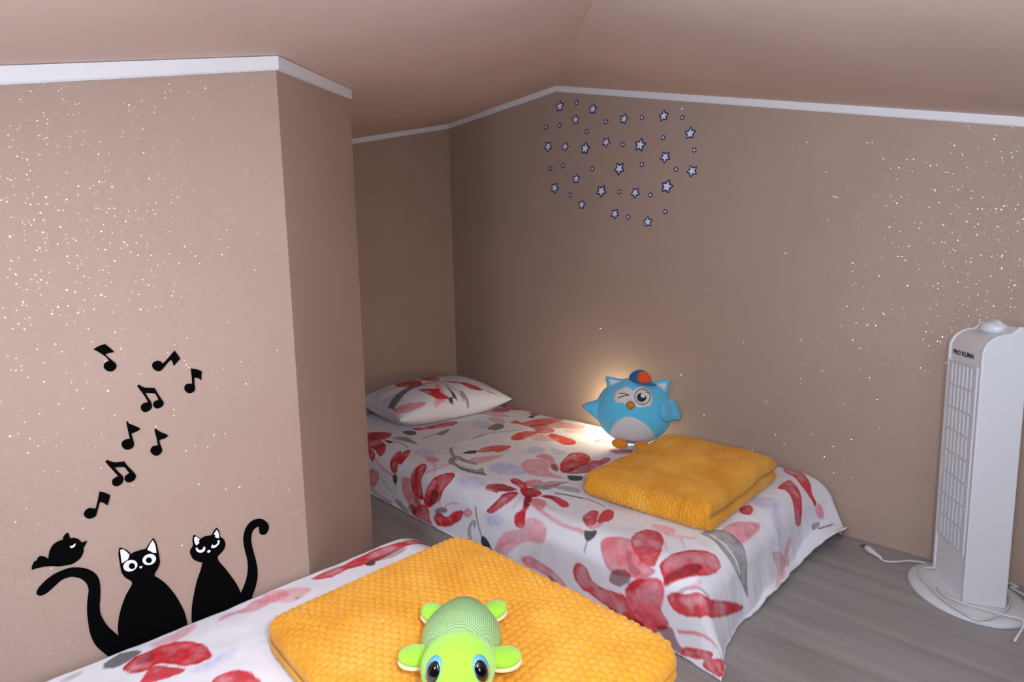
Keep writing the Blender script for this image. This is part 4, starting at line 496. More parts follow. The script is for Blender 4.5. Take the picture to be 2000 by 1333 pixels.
["R",0.8,[[1.903,2.106],[1.928,2.117],[1.961,2.123],[1.989,2.125],[2.004,2.111],[2.009,2.089],[2.005,2.067],[1.99,2.051],[1.968,2.038],[1.944,2.029],[1.925,2.034],[1.907,2.046],[1.893,2.059],[1.888,2.073],[1.892,2.09]]],
["R",0.8,[[2.015,2.15],[2.026,2.141],[2.018,2.094],[2.03,2.075],[2.029,2.027],[2.023,1.979],[2.029,1.966],[2.029,1.969],[2.027,1.991],[2.011,2.003],[2.001,2.022],[1.997,2.053],[1.994,2.081],[2.004,2.117],[2.016,2.15]]],
["O",0.5,[[1.821,2.114],[1.839,2.118],[1.868,2.109],[1.889,2.09],[1.9,2.069],[1.909,2.044],[1.912,2.019],[1.91,1.993],[1.904,1.967],[1.895,1.955],[1.877,1.959],[1.857,1.978],[1.842,2.003],[1.828,2.038],[1.821,2.085]]],
["R",0.9,[[1.994,1.913],[2.015,1.925],[2.025,1.914],[2.029,1.902],[2.021,1.863],[2.029,1.847],[2.029,1.839],[2.029,1.843],[2.023,1.857],[2.005,1.862],[1.994,1.877],[1.99,1.897]]],
["D",0.9,[[1.962,1.887],[1.975,1.887],[1.991,1.885],[2.0,1.879],[1.993,1.87],[1.976,1.858],[1.964,1.851],[1.956,1.851],[1.949,1.855],[1.946,1.862],[1.95,1.871],[1.954,1.881]]],
["K",0.6,[[1.994,2.081],[1.989,2.051],[1.982,2.022],[1.977,1.993],[1.978,1.965],[1.978,1.933],[1.976,1.902]],0.005],
["R",0.9,[[1.231,2.237],[1.251,2.245],[1.266,2.238],[1.281,2.222],[1.298,2.205],[1.313,2.182],[1.314,2.155],[1.294,2.127],[1.263,2.099],[1.237,2.083],[1.219,2.086],[1.201,2.095],[1.187,2.103],[1.173,2.105],[1.161,2.103],[1.159,2.113],[1.172,2.139],[1.199,2.189]]],
["X",0.5,[[1.223,2.206],[1.24,2.215],[1.255,2.21],[1.267,2.202],[1.279,2.187],[1.288,2.17],[1.285,2.15],[1.266,2.13],[1.238,2.111],[1.216,2.101],[1.198,2.098],[1.184,2.105],[1.18,2.118],[1.187,2.143],[1.204,2.179]]],
["G",0.6,[[1.266,2.09],[1.277,2.089],[1.295,2.07],[1.303,2.038],[1.305,1.994],[1.303,1.949],[1.299,1.922],[1.295,1.93],[1.287,1.957],[1.277,1.986],[1.27,2.022],[1.266,2.066]]],
["P",0.9,[[1.404,0.613],[1.424,0.615],[1.449,0.612],[1.478,0.605],[1.504,0.592],[1.533,0.575],[1.548,0.564],[1.539,0.557],[1.514,0.552],[1.485,0.55],[1.452,0.549],[1.417,0.55],[1.393,0.554],[1.385,0.561],[1.388,0.572],[1.392,0.582],[1.392,0.593],[1.393,0.605]]],
["P",0.6,[[1.305,0.773],[1.314,0.761],[1.323,0.737],[1.327,0.717],[1.317,0.707],[1.302,0.7],[1.291,0.698],[1.284,0.704],[1.277,0.715],[1.277,0.728],[1.281,0.745],[1.294,0.765]]],
["P",0.35,[[1.281,0.708],[1.29,0.688],[1.298,0.668],[1.306,0.649]],0.0141],
["G",0.85,[[1.349,0.65],[1.366,0.646],[1.384,0.634],[1.397,0.621],[1.402,0.608],[1.403,0.595],[1.403,0.582],[1.404,0.571],[1.406,0.558],[1.404,0.547],[1.399,0.535],[1.392,0.524],[1.386,0.51],[1.382,0.493],[1.377,0.476],[1.371,0.46],[1.37,0.443],[1.37,0.429],[1.367,0.422],[1.363,0.428],[1.357,0.439],[1.352,0.453],[1.345,0.469],[1.334,0.487],[1.321,0.508],[1.314,0.526],[1.313,0.544],[1.314,0.559],[1.317,0.575],[1.325,0.591],[1.335,0.606],[1.341,0.625],[1.343,0.64]]],
["W",0.8,[[1.359,0.623],[1.35,0.606],[1.346,0.589],[1.345,0.575],[1.34,0.56],[1.338,0.544],[1.338,0.53],[1.338,0.518],[1.338,0.507],[1.339,0.496]],0.0071],
["K",0.85,[[1.115,0.82],[1.129,0.831],[1.14,0.837],[1.151,0.837],[1.162,0.833],[1.17,0.822],[1.177,0.807],[1.186,0.792],[1.19,0.776],[1.184,0.762],[1.173,0.748],[1.158,0.735],[1.144,0.721],[1.136,0.701],[1.133,0.684],[1.133,0.67],[1.13,0.663],[1.119,0.667],[1.107,0.681],[1.098,0.698],[1.092,0.72],[1.085,0.747],[1.081,0.774],[1.085,0.792],[1.094,0.803],[1.104,0.813]]],
["R",0.9,[[1.186,0.768],[1.198,0.773],[1.213,0.776],[1.229,0.778],[1.244,0.776],[1.256,0.773],[1.267,0.768],[1.274,0.759],[1.278,0.751],[1.278,0.741],[1.274,0.728],[1.266,0.718],[1.256,0.708],[1.244,0.7],[1.229,0.693],[1.212,0.687],[1.191,0.677],[1.173,0.673],[1.159,0.671],[1.15,0.671],[1.141,0.671],[1.136,0.676],[1.134,0.684],[1.135,0.696],[1.137,0.708],[1.143,0.718],[1.15,0.728],[1.158,0.739],[1.166,0.749],[1.176,0.759]]],
["R",0.9,[[1.047,0.91],[1.06,0.905],[1.068,0.894],[1.069,0.878],[1.064,0.864],[1.05,0.853],[1.036,0.84],[1.033,0.819],[1.033,0.798],[1.035,0.781],[1.037,0.764],[1.039,0.746],[1.036,0.731],[1.022,0.722],[1.007,0.711],[0.996,0.69],[0.988,0.669],[0.978,0.663],[0.971,0.667],[0.97,0.686],[0.971,0.708],[0.972,0.727],[0.975,0.741],[0.981,0.749],[0.986,0.759],[0.986,0.778],[0.989,0.799],[0.993,0.817],[0.997,0.836],[0.999,0.851],[1.0,0.867],[1.007,0.884],[1.015,0.901],[1.032,0.909]]],
["X",0.75,[[1.089,0.78],[1.094,0.773],[1.099,0.763],[1.101,0.755],[1.103,0.744],[1.101,0.734],[1.098,0.727],[1.094,0.724],[1.086,0.725],[1.079,0.728],[1.07,0.736],[1.061,0.745],[1.054,0.755],[1.052,0.767],[1.053,0.78],[1.057,0.789],[1.065,0.789],[1.078,0.786]]],
["X",0.35,[[1.148,0.759],[1.154,0.758],[1.157,0.752],[1.155,0.745],[1.147,0.739],[1.136,0.734],[1.126,0.727],[1.121,0.715],[1.118,0.704],[1.114,0.698],[1.108,0.701],[1.101,0.711],[1.1,0.721],[1.104,0.728],[1.111,0.735],[1.12,0.742],[1.129,0.749],[1.14,0.755]]],
["R",0.85,[[0.996,0.738],[0.999,0.724],[0.995,0.704],[0.99,0.684],[0.992,0.666],[0.993,0.646],[0.994,0.634],[0.99,0.633],[0.983,0.639],[0.975,0.647],[0.964,0.657],[0.963,0.669],[0.963,0.677],[0.963,0.685],[0.963,0.694],[0.963,0.702],[0.962,0.706],[0.963,0.711],[0.963,0.719],[0.963,0.744],[0.976,0.742]]],
["K",0.95,[[1.047,0.738],[1.058,0.735],[1.072,0.728],[1.083,0.718],[1.093,0.707],[1.1,0.694],[1.107,0.681],[1.112,0.667],[1.115,0.654],[1.115,0.643],[1.109,0.636],[1.098,0.63],[1.086,0.629],[1.073,0.63],[1.06,0.633],[1.048,0.635],[1.038,0.629],[1.029,0.619],[1.022,0.612],[1.015,0.609],[1.008,0.611],[1.003,0.616],[0.996,0.626],[0.99,0.643],[0.988,0.659],[0.99,0.671],[0.993,0.684],[1.0,0.694],[1.004,0.705],[1.01,0.715],[1.015,0.724],[1.025,0.731],[1.036,0.735]]],
["R",0.95,[[1.051,0.738],[1.06,0.736],[1.073,0.729],[1.086,0.718],[1.094,0.707],[1.101,0.693],[1.102,0.685],[1.094,0.687],[1.082,0.697],[1.068,0.707],[1.06,0.718],[1.053,0.731]]],
["R",0.5,[[1.007,0.711],[1.013,0.703],[1.019,0.688],[1.023,0.672],[1.022,0.656],[1.018,0.639],[1.015,0.626],[1.011,0.619],[1.007,0.615],[1.003,0.616],[0.997,0.626],[0.992,0.643],[0.988,0.659],[0.989,0.673],[0.992,0.684],[0.996,0.694],[0.999,0.704],[1.003,0.711]]],
["R",0.92,[[1.148,0.66],[1.165,0.659],[1.183,0.653],[1.206,0.649],[1.23,0.64],[1.251,0.626],[1.265,0.608],[1.274,0.591],[1.28,0.575],[1.277,0.561],[1.269,0.548],[1.256,0.544],[1.236,0.543],[1.209,0.548],[1.18,0.558],[1.158,0.571],[1.144,0.586],[1.13,0.602],[1.118,0.615],[1.108,0.623],[1.104,0.63],[1.11,0.635],[1.122,0.64],[1.133,0.65]]],
["P",0.6,[[1.172,0.647],[1.183,0.646],[1.201,0.639],[1.219,0.633],[1.233,0.625],[1.245,0.616],[1.248,0.609],[1.233,0.606],[1.21,0.607],[1.188,0.608],[1.173,0.612],[1.163,0.619],[1.158,0.626],[1.158,0.635],[1.165,0.643]]],
["X",0.65,[[1.123,0.636],[1.133,0.632],[1.144,0.623],[1.158,0.616],[1.169,0.606],[1.183,0.599],[1.195,0.592],[1.205,0.585],[1.209,0.578],[1.206,0.572],[1.193,0.571],[1.172,0.572],[1.155,0.578],[1.144,0.588],[1.136,0.602],[1.129,0.613],[1.122,0.62],[1.116,0.625],[1.113,0.628],[1.114,0.632],[1.118,0.636]]],
["R",0.92,[[1.083,0.623],[1.094,0.615],[1.102,0.601],[1.105,0.588],[1.109,0.574],[1.119,0.559],[1.132,0.544],[1.141,0.528],[1.163,0.508],[1.212,0.484],[1.26,0.46],[1.31,0.432],[1.339,0.412],[1.341,0.405],[1.321,0.406],[1.268,0.424],[1.206,0.446],[1.129,0.481],[1.077,0.518],[1.064,0.545],[1.057,0.565],[1.055,0.584],[1.058,0.602],[1.069,0.616]]],
["X",0.5,[[1.094,0.599],[1.104,0.592],[1.112,0.585],[1.121,0.578],[1.128,0.567],[1.136,0.555],[1.144,0.544],[1.148,0.537],[1.15,0.528],[1.154,0.521]],0.0098],
["P",0.5,[[1.126,0.565],[1.136,0.561],[1.147,0.555],[1.161,0.554]],0.0108],
["X",0.85,[[0.971,0.731],[0.979,0.722],[0.989,0.711],[0.993,0.7],[0.993,0.69],[0.992,0.68],[0.986,0.674],[0.975,0.671],[0.964,0.674],[0.963,0.674],[0.963,0.677],[0.963,0.684],[0.963,0.69],[0.962,0.699],[0.962,0.706],[0.963,0.714],[0.963,0.718],[0.963,0.722]]],
["X",0.75,[[1.0,0.64],[1.007,0.63],[1.011,0.615],[1.014,0.602],[1.008,0.595],[0.999,0.589],[0.99,0.583],[0.983,0.575],[0.977,0.565],[0.971,0.558],[0.963,0.555],[0.964,0.561],[0.962,0.563],[0.963,0.57],[0.962,0.58],[0.963,0.589],[0.967,0.599],[0.974,0.61],[0.979,0.619],[0.986,0.628],[0.994,0.637]]],
["K",0.8,[[1.013,0.581],[1.018,0.565],[1.025,0.548],[1.032,0.531],[1.039,0.507],[1.053,0.475],[1.071,0.454],[1.082,0.443],[1.086,0.437],[1.09,0.431]],0.008],
["R",0.9,[[0.98,0.566],[0.988,0.552],[0.996,0.528],[1.006,0.499],[1.019,0.47],[1.035,0.45],[1.045,0.438],[1.04,0.435],[1.025,0.439],[1.007,0.449],[0.992,0.47],[0.979,0.503],[0.97,0.527],[0.966,0.547],[0.963,0.552],[0.963,0.558],[0.964,0.565],[0.97,0.568]]],
["R",0.9,[[0.977,0.48],[0.989,0.469],[1.011,0.449],[1.036,0.428],[1.065,0.416],[1.123,0.391],[1.143,0.377],[1.139,0.376],[1.133,0.377],[1.047,0.376],[1.027,0.376],[1.023,0.376],[1.012,0.376],[0.987,0.376],[0.965,0.384],[0.963,0.415],[0.962,0.423],[0.962,0.431],[0.963,0.439],[0.963,0.455],[0.971,0.473]]],
["P",0.7,[[0.971,0.667],[0.975,0.66],[0.977,0.649],[0.975,0.637],[0.968,0.629],[0.963,0.614],[0.962,0.607],[0.963,0.605],[0.963,0.605],[0.963,0.609],[0.963,0.619],[0.963,0.629],[0.963,0.656],[0.963,0.663],[0.967,0.67]]],
["R",0.8,[[0.963,0.585],[0.964,0.575],[0.968,0.562],[0.968,0.553],[0.963,0.551],[0.963,0.559],[0.963,0.562],[0.962,0.566],[0.963,0.571],[0.963,0.576],[0.962,0.58],[0.963,0.584]]],
["D",0.95,[[0.982,0.782],[0.988,0.776],[0.99,0.766],[0.992,0.759],[0.988,0.758],[0.982,0.756],[0.978,0.758],[0.972,0.762],[0.967,0.769],[0.965,0.774],[0.968,0.779],[0.978,0.782]]],
["D",0.95,[[0.962,0.794],[0.963,0.792],[0.963,0.787],[0.963,0.781],[0.967,0.776],[0.971,0.765],[0.972,0.758],[0.967,0.755],[0.963,0.758],[0.963,0.756],[0.963,0.758],[0.962,0.76],[0.962,0.764],[0.963,0.769],[0.962,0.774],[0.963,0.782],[0.963,0.788],[0.963,0.793]]],
["K",0.75,[[1.004,1.109],[1.01,1.101],[1.017,1.089],[1.021,1.074],[1.021,1.058],[1.02,1.041],[1.018,1.022],[1.014,1.003],[1.011,0.982],[1.007,0.965],[1.001,0.951],[0.995,0.939],[0.989,0.93],[0.982,0.925],[0.975,0.922],[0.971,0.922],[0.968,0.929],[0.967,0.937],[0.967,0.949],[0.971,0.959],[0.977,0.975],[0.981,0.991],[0.985,1.007],[0.988,1.023],[0.989,1.041],[0.988,1.061],[0.986,1.078],[0.988,1.091],[0.992,1.102],[0.997,1.107]]],
["X",0.6,[[0.993,0.999],[0.993,0.989],[0.989,0.97],[0.985,0.957],[0.978,0.946],[0.971,0.938],[0.967,0.935],[0.963,0.933],[0.963,0.937],[0.963,0.943],[0.963,0.951],[0.967,0.973],[0.974,0.982],[0.981,0.991],[0.989,0.999]]],
["D",0.9,[[0.964,0.954],[0.962,0.936],[0.963,0.927],[0.963,0.917],[0.963,0.905],[0.963,0.871],[0.963,0.86]],0.0146],
["K",0.45,[[1.551,0.473],[1.569,0.472],[1.591,0.463],[1.616,0.449],[1.634,0.433],[1.647,0.415],[1.649,0.399],[1.623,0.388],[1.58,0.381],[1.551,0.377],[1.546,0.378],[1.519,0.377],[1.521,0.381],[1.542,0.386],[1.568,0.398],[1.573,0.413],[1.568,0.433],[1.555,0.458]]],
["G",0.7,[[1.342,0.377],[1.356,0.377],[1.394,0.376],[1.403,0.377],[1.4,0.377],[1.393,0.376],[1.362,0.377],[1.353,0.377],[1.295,0.377],[1.261,0.376],[1.24,0.377],[1.236,0.376],[1.142,0.376],[1.236,0.376],[1.239,0.376],[1.257,0.376],[1.259,0.377],[1.291,0.377],[1.293,0.376],[1.296,0.377],[1.335,0.377]]],
["P",0.5,[[1.241,0.697],[1.23,0.69],[1.22,0.681],[1.209,0.674]],0.0058],
["P",0.5,[[1.284,0.674],[1.273,0.663],[1.26,0.654],[1.249,0.645]],0.0058],
["R",0.9,[[2.027,0.661],[2.029,0.654],[2.029,0.643],[2.029,0.633],[2.029,0.622],[2.03,0.611],[2.025,0.599],[2.008,0.588],[1.992,0.576],[1.976,0.565],[1.96,0.554],[1.943,0.544],[1.933,0.534],[1.932,0.524],[1.932,0.514],[1.933,0.506],[1.931,0.5],[1.925,0.496],[1.918,0.496],[1.913,0.504],[1.91,0.517],[1.908,0.53],[1.908,0.542],[1.911,0.555],[1.918,0.569],[1.929,0.582],[1.946,0.595],[1.964,0.609],[1.972,0.623],[1.979,0.636],[1.987,0.647],[2.004,0.657],[2.025,0.664]]],
["R",0.9,[[1.811,0.609],[1.839,0.612],[1.883,0.613],[1.914,0.612],[1.919,0.606],[1.914,0.599],[1.906,0.591],[1.896,0.579],[1.885,0.568],[1.871,0.555],[1.856,0.541],[1.839,0.528],[1.824,0.514],[1.814,0.497],[1.807,0.481],[1.797,0.472],[1.782,0.473],[1.764,0.481],[1.755,0.49],[1.752,0.504],[1.759,0.518],[1.77,0.531],[1.782,0.542],[1.796,0.554],[1.806,0.564],[1.812,0.572],[1.816,0.582],[1.817,0.589],[1.813,0.598],[1.807,0.605]]],
["P",0.9,[[1.917,0.489],[1.925,0.494],[1.939,0.497],[1.95,0.497],[1.957,0.489],[1.961,0.477],[1.961,0.466],[1.958,0.459],[1.954,0.452],[1.95,0.449],[1.943,0.449],[1.935,0.453],[1.926,0.459],[1.921,0.469],[1.917,0.48]]],
["R",0.9,[[1.572,0.636],[1.587,0.636],[1.609,0.632],[1.622,0.627],[1.62,0.62],[1.612,0.612],[1.601,0.605],[1.589,0.601],[1.572,0.598],[1.558,0.596],[1.549,0.601],[1.544,0.608],[1.543,0.615],[1.548,0.623],[1.558,0.63]]],
["G",0.8,[[1.876,0.447],[1.889,0.449],[1.908,0.446],[1.921,0.445],[1.928,0.442],[1.929,0.436],[1.925,0.432],[1.907,0.429],[1.89,0.428],[1.881,0.429],[1.875,0.435],[1.874,0.442]]],
["D",0.8,[[1.9,0.422],[1.92,0.418],[1.94,0.415],[1.96,0.415]],0.0071],
["K",0.5,[[1.687,0.459],[1.673,0.449],[1.66,0.44],[1.652,0.432],[1.651,0.422],[1.654,0.414],[1.658,0.405]],0.029],
["R",0.9,[[1.995,0.391],[1.953,0.378],[1.982,0.378],[1.981,0.376],[1.982,0.377],[1.985,0.377],[2.012,0.377],[2.015,0.377],[2.017,0.376],[2.015,0.385],[1.9,0.377],[2.01,0.39]]]]
PRINT1 = [
["L",0.8,[[0.193,0.949],[0.202,0.955],[0.215,0.964],[0.229,0.968],[0.241,0.968],[0.25,0.964],[0.256,0.959],[0.254,0.953],[0.247,0.946],[0.239,0.94],[0.229,0.94],[0.218,0.94],[0.209,0.941],[0.2,0.943],[0.194,0.944]]],
["P",0.7,[[0.155,1.076],[0.16,1.079],[0.164,1.081],[0.172,1.082],[0.178,1.082],[0.185,1.082],[0.193,1.082],[0.2,1.084],[0.209,1.087],[0.215,1.088],[0.221,1.087],[0.227,1.084],[0.229,1.079],[0.224,1.072],[0.215,1.064],[0.206,1.058],[0.197,1.057],[0.187,1.055],[0.178,1.057],[0.172,1.057],[0.166,1.058],[0.161,1.061],[0.158,1.066],[0.155,1.072]]],
["D",0.85,[[0.089,1.078],[0.093,1.08],[0.097,1.082],[0.101,1.084],[0.106,1.085],[0.11,1.087],[0.115,1.087],[0.121,1.084],[0.128,1.081],[0.134,1.078],[0.137,1.073],[0.14,1.07],[0.14,1.067],[0.137,1.064],[0.132,1.062],[0.127,1.06],[0.122,1.057],[0.118,1.055],[0.113,1.055],[0.11,1.054],[0.107,1.052],[0.104,1.054],[0.098,1.055],[0.092,1.06],[0.088,1.063],[0.086,1.067],[0.088,1.073]]],
["R",0.95,[[0.109,1.045],[0.115,1.052],[0.124,1.058],[0.13,1.061],[0.137,1.061],[0.148,1.061],[0.158,1.061],[0.169,1.06],[0.178,1.057],[0.187,1.054],[0.194,1.048],[0.204,1.038],[0.213,1.026],[0.22,1.013],[0.223,1.0],[0.224,0.985],[0.224,0.973],[0.221,0.967],[0.217,0.964],[0.209,0.964],[0.2,0.964],[0.193,0.967],[0.185,0.971],[0.179,0.979],[0.172,0.989],[0.166,0.998],[0.16,1.007],[0.154,1.012],[0.149,1.013],[0.145,1.01],[0.139,1.007],[0.131,1.009],[0.123,1.014],[0.116,1.021],[0.113,1.03],[0.109,1.037]]],
["X",0.5,[[0.136,1.051],[0.142,1.052],[0.149,1.054],[0.155,1.052],[0.157,1.049],[0.158,1.045],[0.158,1.042],[0.155,1.037],[0.152,1.034],[0.148,1.031],[0.142,1.031],[0.134,1.033],[0.13,1.034],[0.127,1.036],[0.127,1.039],[0.127,1.04],[0.129,1.044],[0.131,1.048]]],
["R",0.92,[[0.139,1.007],[0.143,1.01],[0.145,1.01],[0.148,1.01],[0.151,1.009],[0.155,1.004],[0.16,0.998],[0.167,0.988],[0.175,0.974],[0.181,0.964],[0.179,0.959],[0.176,0.959],[0.17,0.959],[0.164,0.961],[0.158,0.962],[0.151,0.965],[0.143,0.968],[0.134,0.971],[0.128,0.976],[0.125,0.979],[0.122,0.982],[0.122,0.986],[0.127,0.992],[0.133,1.001]]],
["R",0.92,[[0.203,0.904],[0.206,0.908],[0.209,0.91],[0.212,0.911],[0.217,0.911],[0.223,0.91],[0.229,0.908],[0.235,0.907],[0.239,0.905],[0.245,0.901],[0.248,0.895],[0.253,0.887],[0.256,0.878],[0.257,0.868],[0.259,0.857],[0.259,0.848],[0.26,0.839],[0.259,0.83],[0.253,0.832],[0.236,0.847],[0.214,0.868],[0.199,0.887],[0.196,0.896],[0.199,0.901]]],
["P",0.85,[[0.26,1.063],[0.262,1.067],[0.268,1.075],[0.277,1.078],[0.285,1.077],[0.295,1.073],[0.304,1.07],[0.311,1.073],[0.32,1.078],[0.329,1.081],[0.34,1.079],[0.352,1.075],[0.362,1.072],[0.373,1.07],[0.383,1.069],[0.388,1.066],[0.388,1.057],[0.385,1.048],[0.379,1.042],[0.37,1.042],[0.359,1.046],[0.347,1.049],[0.335,1.048],[0.323,1.046],[0.313,1.048],[0.305,1.054],[0.298,1.06],[0.289,1.064],[0.278,1.066],[0.266,1.063]]],
["K",0.5,[[0.347,1.064],[0.353,1.064],[0.358,1.064],[0.364,1.064],[0.37,1.061],[0.377,1.057],[0.383,1.052]],0.0056],
["G",0.4,[[0.031,1.078],[0.034,1.079],[0.04,1.081],[0.046,1.082],[0.052,1.082],[0.057,1.083],[0.061,1.082],[0.061,1.079],[0.059,1.075],[0.056,1.072],[0.052,1.07],[0.046,1.069],[0.04,1.069],[0.035,1.07],[0.032,1.075]]],
["R",0.92,[[0.442,1.073],[0.457,1.078],[0.482,1.079],[0.499,1.078],[0.52,1.076],[0.557,1.082],[0.599,1.087],[0.637,1.079],[0.67,1.072],[0.712,1.085],[0.736,1.085],[0.745,1.075],[0.724,1.043],[0.7,1.046],[0.664,1.045],[0.64,1.045],[0.616,1.04],[0.593,1.037],[0.571,1.037],[0.544,1.046],[0.517,1.052],[0.496,1.048],[0.476,1.048],[0.454,1.061]]],
["X",0.5,[[0.568,1.052],[0.583,1.054],[0.61,1.052],[0.633,1.05],[0.648,1.047],[0.658,1.042],[0.659,1.036],[0.646,1.031],[0.625,1.025],[0.605,1.025],[0.589,1.031],[0.572,1.043]]],
["D",0.95,[[0.559,1.049],[0.565,1.049],[0.571,1.048],[0.575,1.045],[0.574,1.039],[0.571,1.031],[0.566,1.027],[0.562,1.028],[0.557,1.031],[0.554,1.036],[0.554,1.04],[0.556,1.046]]],
["P",0.6,[[0.347,1.085],[0.353,1.09],[0.364,1.09],[0.376,1.085],[0.395,1.072],[0.415,1.054],[0.427,1.04],[0.421,1.027],[0.404,1.018],[0.389,1.015],[0.379,1.019],[0.368,1.03],[0.359,1.042],[0.352,1.055],[0.347,1.072]]],
["G",0.6,[[0.386,1.027],[0.391,1.027],[0.395,1.025],[0.398,1.024],[0.397,1.022],[0.394,1.019],[0.391,1.018],[0.389,1.021],[0.388,1.024]]]]
